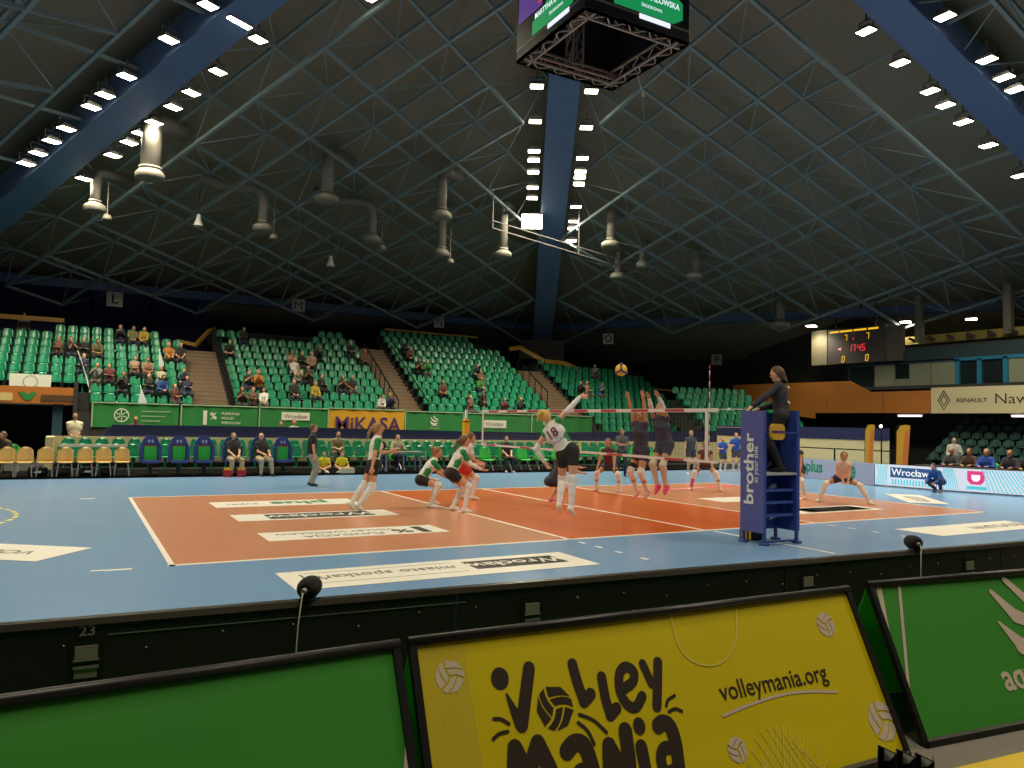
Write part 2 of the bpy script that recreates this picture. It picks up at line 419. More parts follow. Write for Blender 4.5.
for i, (x, y, z) in enumerate(((25.67, 14.14, 8.0), (28.03, 10.05, 8.0), (29.5, 7.45, 8.0))):
    put_lamp((x-0.1, y-0.05, z-0.28), 0.5, 'small lamp under the ring beam, %s of three going right from the scoreboard' % ORD[i], 'lamps under the ring beam', sc=1.3)

# ------------------------------------------------------------------ ventilation nozzles hanging from the roof
DUCT = mat('pale_duct_paint', (0.19, 0.185, 0.155), 0.55, noise=0.08)
DUCTS = [(-8.14, 16.68, 10.8, 0.36, 0.52, 'fat white duct nozzle lit beside the left rib'), (-9.89, 20.08, 10.08, 0.2, 0.42, 'slim duct nozzle left of the fat white one'),
 (-3.55, 18.74, 9.89, 0.2, 0.42, 'duct nozzle below a crooked elbow pipe, between signs L and M'), (-1.42, 16.54, 10.97, 0.26, 0.5, 'pale duct nozzle nearest above the letter M sign'),
 (1.24, 18.42, 10.0, 0.2, 0.40, 'duct nozzle on a long elbow pipe right of sign M'), (3.65, 16.16, 10.98, 0.24, 0.46, 'upper of the two duct nozzles hanging above sign N'),
 (4.88, 18.82, 9.89, 0.22, 0.40, 'lower of the two duct nozzles hanging above sign N'), (7.71, 17.72, 10.0, 0.2, 0.42, 'duct nozzle hanging left of the dazzling floodlight bar'),
 (12.43, 15.31, 10.66, 0.2, 0.46, 'pale duct nozzle right of the middle rib above sign O'), (14.77, 17.78, 9.75, 0.16, 0.4, 'small duct nozzle just below the pale one above sign O'),
 (17.35, 14.56, 9.54, 0.2, 0.46, 'duct nozzle alone in the right half of the roof'), (14.9, 15.93, 10.05, 0.13, 0.28, 'smallest duct nozzle between the two in the right half'),
 (23.3, 14.3, 7.5, 0.22, 0.5, 'duct nozzle hanging near the wall scoreboard')]
for i, (x, y, z, r, rb, lab) in enumerate(DUCTS):
    top = roofz(x, y)+0.9-z
    t = thing('duct_nozzle', lab, 'duct', (x, y, z), group='duct nozzles under the roof')
    b = MB(); b.lathe([(rb*0.6, 0.0), (rb, 0.02), (rb, 0.2), (rb*0.9, 0.26), (r*1.05, 0.36)], n=16); obj('outlet', b, DUCT, t)
    b = MB()
    if i in (2, 4): b.tube([(0, 0, 0.34), (0, 0, top-1.3), (-0.1, 0.05, top-1.0), (-0.4, 0.2, top-0.85), (-1.6, 0.9, top-0.8), (-2.4, 1.2, top-0.4)], r, 12)
    else: b.tube([(0, 0, 0.34), (0, 0, top-0.7), (0.08, 0.05, top-0.45), (0.4, 0.3, top-0.3), (1.3, 0.9, top-0.28)], r, 12)
    obj('pipe', b, DUCT, t)
    b = MB(); b.lathe([(r*1.15, -0.04), (r*1.15, 0.04)], (0, 0, 0.42), 12); obj('collar', b, DUCT, t)
    if i in (1, 2, 4, 6):
        b = MB(); b.lathe([(0.16, 0), (0.2, 0.03), (0.12, 0.22)], (0.45, -0.1, -0.3), 10); b.bar((0.45, -0.1, -0.1), (0.45, -0.1, top-0.6), 0.03); b.bar((0.1, 0, 0.15), (0.45, -0.1, 0.15), 0.03); obj('side_vent', b, DUCT, t)
for i, (x, y, z) in enumerate(((-6.0, 19.8, 10.0), (0.1, 21.0, 9.2))):
    t = thing('loudspeaker_horn', 'small white cone horn hanging under the trusses %s sign M' % ('left of' if i == 0 else 'above and right of'), 'horn', (x, y, z), group='small white cones')
    b = MB(); b.lathe([(0.2, 0), (0.2, 0.03), (0.1, 0.3), (0.07, 0.5)], n=12); obj('cone', b, mat('white_horn', (0.6, 0.6, 0.55), 0.5), t)
    b = MB(); b.bar((0, 0, 0.5), (0, 0, roofz(x, y)-z+0.4), 0.025); obj('hanger', b, BLACKM, t)

# ------------------------------------------------------------------ section letter signs under the ring beam
SIGN = mat('sign_face', (0.42, 0.42, 0.38), 0.6, noise=0.03)
for (x, y, z, ch, s) in ((-8.75, 28.6, 7.72, 'L', 0.74), (0.5, 28.6, 8.28, 'M', 0.72), (9.2, 28.6, 8.05, 'N', 0.66), (19.4, 24.8, 7.45, 'O', 0.66), (26.6, 22.5, 6.4, 'P', 0.7)):
    rz = 0 if x < 15 else -0.5
    t = thing('letter_sign', 'square white sign with a black letter %s hung under the ring beam' % ch, 'sign', (x, y, z), rz, 'section letter signs')
    b = MB(); b.rbox((0, 0, 0), (s, 0.05, s), 0.03); obj('board', b, SIGN, t)
    text(ch, (0, -0.025, 0), (1,0,0), (0,0,1), s*0.95, BLACK_INK, t, 0.0 if ch in 'MN' else 0.015, 'letter')
    b = MB(); b.bar((-s*0.3, 0, s/2), (-s*0.3, 0, s/2+0.5), 0.025); b.bar((s*0.3, 0, s/2), (s*0.3, 0, s/2+0.5), 0.025); obj('hanger', b, BLACKM, t)

# ------------------------------------------------------------------ far stand: terrace, stairs, walls
def rowY(k): return 20.8+0.7*k
def rowZ(k): return 1.95+0.41*k
SEC = {'L': (-25.0, -5.75, 8), 'M': (-4.05, 3.6, 10), 'N': (5.35, 13.2, 11), 'O': (15.2, 22.9, 8)}
b = MB()
def steps(x0, x1, k0, k1):
    for k in range(k0, k1+1): b.box((x0, rowY(k)-0.45, 0.0 if k == k0 else rowZ(k)-0.5), (x1, rowY(k)+(0.25 if k < k1 else 1.6), rowZ(k)))
steps(-10.2, -5.75, 0, 9); steps(-4.2, 3.75, 0, 11); steps(5.2, 13.3, 0, 12); steps(15.1, 23.0, -2, 9)
for k in range(2, 10): b.box((-25, rowY(k)-0.45, rowZ(k)-0.5), (-10.2, rowY(k)+(0.25 if k < 9 else 1.6), rowZ(k)))
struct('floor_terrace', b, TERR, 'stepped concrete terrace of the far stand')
for (x0, x1, k1) in ((-5.75, -4.2, 8), (3.75, 5.2, 10), (13.3, 15.1, 8)):
    b = MB()
    for n in range(0, 2*k1+1):
        y = rowY(0)-0.45+0.35*n; z = rowZ(0)+0.205*n-0.1
        b.s(0).box((x0, y, z-0.6), (x1, y+0.35, z)); b.s(1).box((x0+0.02, y-0.012, z-0.03), (x1-0.02, y+0.03, z+0.008))
    struct('floor_stairs', b, [STEP, mat('step_edge', (0.27, 0.20, 0.13), 0.7)])
b = MB(); b.box((-10.2, 20.30, 0), (24, 20.42, 1.95)); b.box((-25, 21.6, 2.2), (-10.2, 21.75, 2.8)); b.box((-10.3, 20.3, 0), (-10.15, 23.0, 3.2)); b.box((-25, 24.5, 0), (-10.2, 24.6, 3.0))
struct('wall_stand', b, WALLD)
b = MB()
for x in (-18, -14.6, -11.0): b.box((x, 20.6, 0), (x+0.35, 20.95, 2.3))
struct('wall_pillars', b, mat('tunnel_blue_pillar', (0.02, 0.07, 0.12), 0.7))
# orange fascia over the entrance tunnel
t = thing('orange_fascia', 'orange fascia board above the left entrance tunnel', 'fascia', (-14.0, 20.35, 2.25))
b = MB(); b.box((-6, 0, 0), (3.72, 0.12, 0.66)); obj('panel', b, ORFASC, t)
b = MB(); b.rbox((0.55, -0.01, 0.24), (2.2, 0.02, 0.3), 0.05); obj('pale_strip', b, mat('pale_strip', (0.6, 0.5, 0.2), 0.6), t)
b = MB(); b.prism([(2.05, 0.12), (2.25, 0.12), (2.45, 0.42), (2.3, 0.45), (2.15, 0.36), (1.98, 0.45), (1.83, 0.42)], -0.02, 0); obj('green_emblem', b, GREENB, t)
b = MB(); b.rbox((3.2, -0.01, 0.22), (1.25, 0.02, 0.26), 0.03); obj('dark_strip', b, mat('dark_brown_strip', (0.08, 0.04, 0.015), 0.6), t)
# white cloth with a ring hung over the front seats at the left
t = thing('supporter_cloth', 'white cloth with a green ring hung over the front row, far left block', 'banner', (-11.85, 21.56, 2.82))
b = MB(); b.box((-0.72, 0, 0), (0.72, 0.02, 0.62)); obj('cloth', b, WHITEP, t)
b = MB(); ring(b, (0, 0, 0.31), (1,0,0), (0,0,1), (0, 0), 0.27, 0.05); obj('ring', b, PALEG, t)

# railings
def rail(name, label, pts, hgt, m=YELLOWR, thick=0.09, posts=2):
    t = thing(name, label, 'railing', pts[0], group='railings of the stands')
    o = Vector(pts[0]); b = MB()
    for p, q in zip(pts[:-1], pts[1:]): b.bar(Vector(p)-o, Vector(q)-o, thick, thick*1.3)
    obj('handrail', b, m, t)
    P = [Vector(p)-o for p in pts]
    for i in range(posts):
        f = i/(posts-1)*(len(P)-1) if posts > 1 else 0; a = int(min(f, len(P)-2)); c = P[a].lerp(P[a+1], f-a)
        b = MB(); b.bar(c-Vector((0,0,hgt)), c, 0.05); obj('post', b, BLACKM, t)
    return t
rail('yellow_handrail', 'yellow rail behind the top row of the block under sign N', [(5.8, 29.0, 7.4), (12.1, 29.0, 7.35)], 1.0, posts=5)
rail('yellow_handrail', 'yellow rail above the far left block beneath the blue wall panels', [(-22.0, 28.1, 6.35), (-10.9, 28.1, 6.4)], 1.0, thick=0.16, posts=5)
rail('yellow_handrail', 'yellow rail bending over the top of the first stairs, right of the far left block', [(-5.9, 27.2, 5.7), (-5.0, 27.2, 5.55), (-4.3, 27.9, 6.4), (-3.9, 28.6, 6.6)], 0.95, thick=0.13, posts=4)
rail('yellow_handrail', 'yellow handrail stepping down over the block under sign O', [(13.6, 27.5, 6.6), (14.4, 27.5, 6.75), (15.7, 26.6, 5.9), (17.2, 26.6, 5.85), (18.4, 26.3, 5.4)], 0.9, thick=0.2, posts=5)
rail('yellow_handrail', 'thin yellow rail at the top right corner of the block under sign O', [(21.0, 26.0, 5.0), (22.6, 25.6, 4.9), (23.6, 25.2, 4.4), (25.2, 24.6, 4.3)], 0.9, thick=0.09, posts=4)
def aisle_rail(x, k0, k1, label):
    t = thing('aisle_rail', label, 'railing', (x, rowY(k0), rowZ(k0)), group='dark rails beside the stairs')
    b = MB(); d = Vector((0, rowY(k1)-rowY(k0), rowZ(k1)-rowZ(k0))); b.bar((0, 0, 0.95), d+Vector((0, 0, 0.95)), 0.05); obj('handrail', b, BLACKM, t)
    for i in range(k0, k1+1):
        c = d*((i-k0)/(k1-k0)); b = MB(); b.bar(c, c+Vector((0, 0, 0.95)), 0.04); obj('post', b, BLACKM, t)
aisle_rail(-4.12, 0, 7, 'dark railing on the right edge of the first stairs')
aisle_rail(3.68, 0, 8, 'dark railing on the left edge of the second stairs')
aisle_rail(5.28, 0, 8, 'dark railing on the right edge of the second stairs')
aisle_rail(13.25, 2, 7, 'dark railing on the left edge of the third stairs')

# ------------------------------------------------------------------ seats
def shell(b, P, nu, nv, th):
    """closed thin shell from P(u,v) -> (point, normal)"""
    F = []; Bk = []
    for j in range(nv+1):
        for i in range(nu+1):
            p, n = P(i/nu*2-1, j/nv); F.append(Vector(p)); Bk.append(Vector(p)-Vector(n)*th)
    vs = F+Bk; o = len(F); W = nu+1; fs = []
    for j in range(nv):
        for i in range(nu):
            a = j*W+i; fs.append((a, a+1, a+W+1, a+W)); fs.append((o+a, o+a+W, o+a+W+1, o+a+1))
    for i in range(nu):
        fs.append((i, o+i, o+i+1, i+1)); a = nv*W+i; fs.append((a, a+1, o+a+1, o+a))
    for j in range(nv):
        a = j*W; fs.append((a, a+W, o+a+W, o+a)); a = j*W+nu; fs.append((a, o+a, o+a+W, a+W))
    b.add(vs, fs, True)
def seat_mb(bw=0.43, bh=0.40, z0=0.43, tilt=0.10, pan=True, dep=0.40, ped=True):
    b = MB()
    def back(u, v):
        wv = (bw/2)*(1-0.10*v)*(1 if v < 0.7 else math.sqrt(max(0.0, 1-((v-0.7)/0.36)**2)))
        x = u*wv; y = 0.16+tilt*v-0.06*(u*u); z = z0+bh*v*(1-0.05*u*u)
        return (x, y, z), (0.25*u, -1, 0.1)
    shell(b, back, 6, 6, 0.022)
    if pan:
        def pn(u, v):
            wv = (bw/2)*(1-0.08*(1-v))*(1 if v > 0.2 else 0.86+0.7*v)
            return (u*wv, -dep+0.2+dep*v*0.98, z0+0.02-0.03*(1-u*u)*math.sin(math.pi*v)-(0.03*(1-v*4) if v < 0.25 else 0)), (0, 0, 1)
        shell(b, pn, 4, 4, 0.025)
        if ped: b.box((-0.03, -0.05, 0.02), (0.03, 0.05, z0-0.02)); b.box((-0.12, -0.1, 0.0), (0.12, 0.1, 0.02))
    return b
seat_me = seat_mb().mesh('stadium_seat'); seat_me.materials.append(SEATG)
SEAT_LIST = []   # (camera distance, location, rz, label)
CAMP = Vector((-10.114, -15.094, 1.8834))
SN = {'L': 'block left of the first stairs', 'M': 'block under sign M', 'N': 'block under sign N', 'O': 'block under sign O'}
def row_cols(sec, k):
    x0, x1, kmax = SEC[sec]
    n = int((x1-x0)/0.5); xs = [x1-0.25-0.5*i for i in range(n)] if sec == 'L' else [x0+0.25+0.5*i for i in range(n)]
    return xs
def seat_ok(sec, k, x):
    if sec == 'L': return -16.3 < x and (k >= 2 or x > -9.7) and k <= (8 if x < -6.9 else 7) and not (k >= 8 and x < -11.2)
    if sec == 'M': return k <= 7 or (k == 8 and x > -3.6) or (k == 9 and (x < -2.4 or x > 1.2)) or (k == 10 and x > 1.4 and x < 3.2)
    if sec == 'N': return k <= 9 or x < 11.4
    if sec == 'O': return k <= 6 or (k == 7 and x < 21.3) or (k == 8 and x < 17.3)
for sec in 'LMNO':
    for k in range(-2 if sec == 'O' else 0, 12):
        for i, x in enumerate(row_cols(sec, k)):
            if seat_ok(sec, k, x):
                loc = Vector((x, rowY(k), rowZ(k)))
                side = 'from the stairs' if sec in 'LMN' or True else ''
                kk = k+2 if sec == 'O' else k
                SEAT_LIST.append(((loc-CAMP).length, loc, 0.0, 'green seat %s from the stairs in the %s row, %s' % (nth(i), nth(kk), SN[sec]), 'green seats of the '+SN[sec]))
# corner block right of sign O, turned towards the court
PA = R_(103); pd = Vector((math.sin(PA), math.cos(PA), 0)); pb = Vector((-math.cos(PA), math.sin(PA), 0)); P0 = Vector((19.3, 15.4, 0))
b = MB()
for k in range(7):
    z = 1.16+0.38*k; p = P0+pb*(0.7*k+0.15); q = p+pd*9.0
    b.bar(Vector((p.x, p.y, z-0.6)), Vector((q.x, q.y, z-0.6)), 0.72, 1.2)
    for i in range(16):
        if i > 12 or (k >= 5 and i > 9): continue
        loc = P0+pb*(0.7*k+0.1)+pd*(0.3+0.5*i); loc.z = z
        SEAT_LIST.append(((loc-CAMP).length, loc, -(PA-math.pi/2), 'green seat %s from the left in the %s row, corner block right of sign P' % (nth(i), nth(k)), 'green seats of the corner block'))
struct('floor_corner_terrace', b, TERR)
SEAT_LIST.sort(key=lambda s: s[0])
first = None
for d_, loc, rz, lab, grp in SEAT_LIST[:300]:
    if first is None: o = bpy.data.objects.new('stadium_seat', seat_me); first = o
    else: o = first.copy()
    COL.objects.link(o); o.location = loc; o.rotation_euler = (0, 0, rz); tag(o, lab, 'seat', grp)
me = seat_mb(); vv = np.array(me.v); b = MB(); allv = []; allf = []
for n, (d_, loc, rz, lab, grp) in enumerate(SEAT_LIST[300:]):
    c, s = math.cos(rz), math.sin(rz)
    w_ = np.stack([vv[:,0]*c-vv[:,1]*s+loc.x, vv[:,0]*s+vv[:,1]*c+loc.y, vv[:,2]+loc.z], 1); allv.append(w_)
    allf += [tuple(i+n*len(vv) for i in f) for f in me.f]
m_ = bpy.data.meshes.new('stadium_seats'); m_.from_pydata(np.concatenate(allv).tolist(), [], allf); m_.polygons.foreach_set('use_smooth', [True]*len(allf)); m_.update()
tag(link('stadium_seats', m_, SEATG), 'the rows of green plastic seats farther up the stand', 'seats', kind='stuff')

# ------------------------------------------------------------------ banners on the front of the stand
def banner(x0, x1, z0, z1, m, label, y=20.27):
    t = thing('stand_banner', label, 'banner', ((x0+x1)/2, y, z0), group='banners on the far stand'); w_ = x1-x0; h = z1-z0
    b = MB(); n = 28
    for i in range(n):
        xa = -w_/2+w_*i/n; xb = -w_/2+w_*(i+1)/n
        ya = 0.014*math.sin(i*0.9+x0)-0.01; yb = 0.014*math.sin((i+1)*0.9+x0)-0.01
        b.add([(xa, ya, 0), (xb, yb, 0), (xb, yb, h), (xa, ya, h), (xa, ya+0.012, 0), (xb, yb+0.012, 0), (xb, yb+0.012, h), (xa, ya+0.012, h)],
              [(0,1,2,3), (5,4,7,6), (3,2,6,7), (1,0,4,5)] + ([(0,3,7,4)] if i == 0 else []) + ([(1,5,6,2)] if i == n-1 else []), False)
    obj('cloth', b, m, t)
    b = MB(); b.bar((-w_/2, -0.03, h), (w_/2, -0.03, h), 0.05); b.bar((-w_/2, -0.03, 0), (-w_/2, -0.03, h), 0.05); obj('edge_trim', b, PALEG, t)
    return t, w_, h
XR, ZU = (1,0,0), (0,0,1)
t, w_, h = banner(-9.62, -6.4, 1.36, 2.36, GREENB, 'green banner with a pale round emblem at the left end of the far stand')
b = MB(); ring(b, (-0.55, -0.03, 0.5), XR, ZU, (0, 0), 0.28, 0.04)
for a in (20, 80, 140, 200, 260, 320): stroke(b, (-0.55, -0.03, 0.5), XR, ZU, [(0.05*math.cos(R_(a)), 0.05*math.sin(R_(a))), (0.15*math.cos(R_(a+18)), 0.15*math.sin(R_(a+18))), (0.25*math.cos(R_(a+8)), 0.25*math.sin(R_(a+8)))], 0.03)
obj('emblem', b, WHITEP, t)
for i in range(3): b = MB(); plate(b, (0.55, -0.03, 0.68-0.2*i), XR, ZU, [(-0.38, -0.02), (0.75-0.2*i, -0.02), (0.75-0.2*i, 0.02), (-0.38, 0.02)]); obj('text_line', b, PALEG, t)
t, w_, h = banner(-6.3, -3.15, 1.18, 2.36, GREENB, 'green banner with large white figure and percent sign')
text('1', (-0.62, -0.03, 0.62), XR, ZU, 0.78, WHITEP, t, 0.05); text('%', (-0.28, -0.03, 0.72), XR, ZU, 0.4, WHITEP, t, 0.02)
for i, s in enumerate(('FUNDACJA', 'VOLLEY', 'WROCŁAW')): text(s, (0.05, -0.03, 0.84-0.2*i), XR, ZU, 0.15, WHITEP, t, 0.01, align='LEFT')
t, w_, h = banner(-3.08, -0.03, 1.3, 2.36, GREENB, 'green banner with a city name on a white strip, left of the amber banner')
b = MB(); b.box((-0.55, -0.04, 0.5), (0.72, -0.025, 0.86)); obj('white_strip', b, WHITEP, t); text('Wrocław', (0.08, -0.042, 0.67), XR, ZU, 0.27, GREY_INK, t, 0.006)
t, w_, h = banner(0.02, 3.8, 1.25, 2.4, YELLOWB, 'amber banner with big purple letters in the middle of the far stand')
text('MiKASA', (0.05, -0.035, 0.40), XR, ZU, 0.95, PURPLE, t, 0.012)
t, w_, h = banner(3.85, 6.95, 1.2, 2.36, GREENB, 'green banner with a white wave emblem right of the amber banner')
def wave(b, org, r, u, s):
    stroke(b, org, r, u, [(-0.5*s, 0.05*s), (-0.3*s, -0.22*s), (0.05*s, -0.3*s), (0.42*s, -0.2*s)], [0.03*s, 0.2*s, 0.2*s, 0.03*s])
    stroke(b, org, r, u, [(-0.42*s, 0.38*s), (-0.2*s, 0.1*s), (0.1*s, -0.02*s), (0.45*s, 0.02*s)], [0.06*s, 0.17*s, 0.15*s, 0.02*s])
    stroke(b, org, r, u, [(-0.12*s, 0.5*s), (0.08*s, 0.28*s), (0.3*s, 0.17*s), (0.46*s, 0.2*s)], [0.08*s, 0.12*s, 0.1*s, 0.02*s])
    stroke(b, org, r, u, [(-0.45*s, -0.5*s), (-0.15*s, -0.43*s), (0.2*s, -0.42*s), (0.5*s, -0.5*s)], [0.02*s, 0.06*s, 0.06*s, 0.02*s])
b = MB(); wave(b, (0.0, -0.03, 0.7), XR, ZU, 0.5); obj('emblem', b, WHITEP, t); text('aquapark', (0.0, -0.03, 0.36), XR, ZU, 0.15, PALEG, t, 0.01)
t, w_, h = banner(7.0, 11.0, 1.2, 2.36, GREENB, 'green banner with a city name on a white strip, behind the far net post')
b = MB(); b.box((-0.9, -0.04, 0.42), (0.5, -0.025, 0.82)); obj('white_strip', b, WHITEP, t); text('Wrocław', (-0.2, -0.042, 0.61), XR, ZU, 0.28, GREY_INK, t, 0.006)
t, w_, h = banner(11.05, 15.0, 1.2, 2.36, GREENB, 'green banner with round marks partly hidden by the hitting player')
b = MB()
for x in (-1.1, -0.6): disc(b, (x, -0.03, 0.75), XR, ZU, (0, 0), 0.17)
obj('round_mark', b, PALEG, t)

# ------------------------------------------------------------------ low stand by the floor: podium, cream wall, navy cover, tip-up seats
b = MB(); b.box((-24, 10.62, 0), (15.5, 13.4, 0.06)); struct('floor_podium', b, mat('black_podium', (0.007, 0.007, 0.007), 1.0, noise=0.1, spec=0.02))
b = MB()
b.box((-10.95, 13.4, 0), (16.5, 14.15, 0.08)); b.box((-10.95, 14.15, 0), (16.5, 14.95, 0.26)); struct('floor_low_terrace', b, TERR)
b = MB(); b.box((-10.98, 14.95, 0), (19.4, 15.06, 1.12)); b.box((-10.98, 13.5, 0), (-10.75, 14.95, 1.12)); b.box((19.4, 5.2, 0), (19.52, 15.06, 1.5)); struct('wall_low', b, CREAM)
b = MB(); b.box((-10.98, 13.44, 0.0), (16.4, 13.46, 0.02)); b.box((19.3, 5.2, 0), (19.4, 15.0, 0.1)); struct('baseboard_far', b, BLACKP)
t = thing('navy_cover', 'navy cloth cover along the wall behind the low green seats', 'cover', (0, 15.1, 1.06))
b = MB(); b.prism([(-9.4, 0.0), (9.0, 0.0), (9.0, 0.42), (3.5, 0.44), (-2.5, 0.49), (-9.05, 0.47)], -0.05, 0.05); obj('cloth', b, NAVY, t)
b = MB(); b.prism([(9.02, 0.06), (19.4, 0.06), (19.4, 0.66), (9.02, 0.44)], -0.05, 0.05); obj('cloth', b, NAVY, t)
t = thing('navy_cover', 'navy cloth cover along the top of the side wall at the far right corner', 'cover', (19.45, 10, 1.5))
b = MB(); b.box((-0.08, -4.8, 0), (0.08, 5.0, 0.52)); obj('cloth', b, NAVY, t)
tip = seat_mb(0.44, 0.42, 0.40, 0.08); tme = tip.mesh('tip_up_seat'); tme.materials.append(SEATG); first = None
for r in range(2):
    for i in range(50):
        x = -10.45+0.5*i+0.1*r
        if x > 14.3: continue
        if first is None: o = bpy.data.objects.new('tip_up_seat', tme); first = o
        else: o = first.copy()
        COL.objects.link(o); o.location = (x, 13.85+0.68*r, 0.08+0.18*r)
        tag(o, 'low green seat by the floor, %s from the left end, %s row' % (nth(i), ('front', 'back')[r]), 'seat', 'low green seats behind the team benches')
# handrail and white table tops in front of the low seats
t = thing('steel_rail', 'pale horizontal rail across the leftmost low green seats', 'railing', (-9.75, 13.3, 0)); b = MB(); b.bar((-0.85, 0, 0.86), (1.1, 0, 0.86), 0.06, 0.09); obj('bar', b, WHITEP, t)
for x in (-0.8, 1.05): b = MB(); b.bar((x, 0, 0.06), (x, 0, 0.86), 0.04); obj('post', b, BLACKM, t)

# beige staff chairs on the left
BEIGE = mat('beige_chair_plastic', (0.60, 0.40, 0.13), 0.4, noise=0.05)
bt = None
for i, x in enumerate((-11.82, -11.38, -10.88, -10.38, -9.87, -9.39, -8.9)):
    if bt is None:
        bt = thing('beige_chair', 'x', 'chair', group='beige chairs by the floor at the left')
        obj('shell', seat_mb(0.44, 0.42, 0.42, 0.08, ped=False), BEIGE, bt)
        for sx in (-1, 1):
            for sy in (-1, 1): b = MB(); b.bar((sx*0.16, sy*0.14, 0.42), (sx*0.2, sy*0.19, 0.0), 0.03); obj('leg', b, STEEL, bt)
        c = bt
    else: c = copy_tree(bt)
    c.location = (x, 10.85, 0.06); c['label'] = 'beige plastic chair by the floor, %s from the left' % ORD[i]
# padded team bench seats
BLUESHELL = mat('blue_bench_shell', (0.035, 0.055, 0.22), 0.4); LIME = mat('bright_green_pad', (0.02, 0.42, 0.05), 0.6, noise=0.05); REDT = mat('red_trim', (0.25, 0.02, 0.05), 0.5)
def bench_seat():
    t = thing('team_bench_seat', 'x', 'chair', group='padded team bench seats')
    b = MB()
    b.prism([(-0.31, 0.36), (-0.27, 0.42), (-0.31, 0.85), (-0.19, 1.12), (-0.10, 1.20), (0.10, 1.20), (0.19, 1.12), (0.31, 0.85), (0.27, 0.42), (0.31, 0.36)], 0.16, 0.24)
    for sx in (-1, 1): b.prism([(sx*0.22, 0.42), (sx*0.31, 0.38), (sx*0.31, 0.84), (sx*0.22, 0.9)][::sx], 0.02, 0.16)
    obj('shell', b, BLUESHELL, t)
    b = MB(); b.rbox((0, 0.14, 0.66), (0.38, 0.06, 0.42), 0.05); obj('back_pad', b, LIME, t)
    b = MB(); b.rbox((0, 0.145, 0.89), (0.36, 0.05, 0.05), 0.02); obj('red_trim', b, REDT, t)
    b = MB(); b.rbox((0, 0.14, 1.02), (0.26, 0.06, 0.2), 0.07); obj('headrest', b, BLUESHELL, t)
    b = MB(); b.rbox((0, -0.06, 0.41), (0.5, 0.42, 0.08), 0.03); obj('seat_pad', b, BLUESHELL, t)
    b = MB(); b.box((-0.2, -0.15, 0.0), (0.2, 0.2, 0.05)); b.box((-0.05, -0.05, 0.05), (0.05, 0.1, 0.38)); obj('pedestal', b, BLACKM, t)
    for xx in (-0.05, 0.05): b = MB(); plate(b, (xx, 0.11, 1.03), XR, ZU, [(-0.03, -0.04), (0.03, -0.04), (0.03, 0.04), (-0.03, 0.04)]); obj('headrest_mark', b, mat('pale_blue_print', (0.3, 0.35, 0.5), 0.6), t)
    return t
bs = bench_seat()
BX = (-8.12, -7.31, -6.57, -5.72, -4.85, -4.11)
for i, x in enumerate(BX):
    c = bs if i == 0 else copy_tree(bs); c.location = (x, 10.95, 0.06); c['label'] = 'blue padded bench seat with bright green pad, %s from the left' % ORD[i]
# plain green team chairs on the right
gt = None
for i, x in enumerate((3.55, 4.35, 5.2, 6.0, 6.8, 7.55, 9.2, 10.0, 10.8, 11.6)):
    if gt is None:
        gt = thing('green_chair', 'x', 'chair', group='plain green chairs of the right team')
        obj('shell', seat_mb(0.5, 0.48, 0.42, 0.14, dep=0.46, ped=False), LIME, gt)
        for sx in (-1, 1): b = MB(); b.bar((sx*0.18, -0.16, 0.42), (sx*0.2, 0.18, 0.0), 0.03); b.bar((sx*0.18, 0.14, 0.42), (sx*0.2, -0.2, 0.0), 0.03); obj('leg', b, STEEL, gt)
        c = gt
    else: c = copy_tree(gt)
    c.location = (x, 11.0, 0.06); c['label'] = 'plain green chair of the right team bench, %s from the left' % ORD[i]

# ------------------------------------------------------------------ right side: balcony, windows, wall scoreboard
YL = (0, -1, 0)     # right-hand direction when facing the right wall
b = MB(); b.box((26.12, -12, 4.05), (30, 20.4, 4.2)); b.box((26.7, -12, 4.2), (26.9, 12.6, 6.2)); b.box((29.0, 12.6, 4.2), (29.2, 22, 9)); b.box((28.9, -12, 0), (29.0, 20.4, 4.0))
struct('wall_balcony', b, WALLD)
t = thing('orange_fascia', 'long orange balcony fascia below the wall scoreboard on the right', 'fascia', (26.0, 7.4, 2.84))
b = MB()
n0 = len(b.v); pts = [(0.05, 0), (6.8, 0), (6.8, -0.3), (13.0, 0.3), (13.0, 1.78), (4.6, 1.72), (3.3, 1.1), (0.05, 1.1)]   # (towards +Y, up)
k = len(pts); vs = [(0, y, z) for y, z in pts]+[(0.12, y, z) for y, z in pts]
b.add(vs, [tuple(range(k)), tuple(reversed(range(k, 2*k)))]+[(i, i+k, (i+1) % k+k, (i+1) % k) for i in range(k)]); obj('panel', b, ORFASC, t)
b = MB()
for y in (2.6, 6.0, 9.4): b.box((-0.006, y, 0.02), (0.0, y+0.02, 1.05))
obj('panel_joint', b, mat('dark_joint', (0.1, 0.04, 0.01), 0.8), t)
t = thing('balcony_banner', 'long cream banner with a diamond emblem on the right balcony', 'banner', (25.98, 7.4, 2.82))
b = MB(); b.box((-0.03, -11.0, 0), (0.03, 0.0, 1.24)); obj('cloth', b, mat('cream_banner', (0.58, 0.53, 0.33), 0.6, noise=0.04), t)
for r_ in (0.36, 0.21):
    b = MB(); c = [(0, r_*1.25), (r_*0.8, 0), (0, -r_*1.25), (-r_*0.8, 0)]
    stroke(b, (-0.035, -0.64, 0.62), YL, ZU, c+[c[0]], 0.055); obj('emblem', b, BLACK_INK, t)
text('RENAULT', (-0.035, -1.95, 0.6), YL, ZU, 0.27, BLACK_INK, t, 0.012, xs=1.22); text('Nawrot', (-0.035, -2.95, 0.64), YL, ZU, 0.68, BLACK_INK, t, -0.004, align='LEFT', xs=1.15)
WZ0, WZ1 = 4.25, 5.35
t = thing('window_1', 'band of booth windows above the balcony banner', 'window', (26.62, 0, 0)); del t['category']; t['kind'] = 'structure'
b = MB()
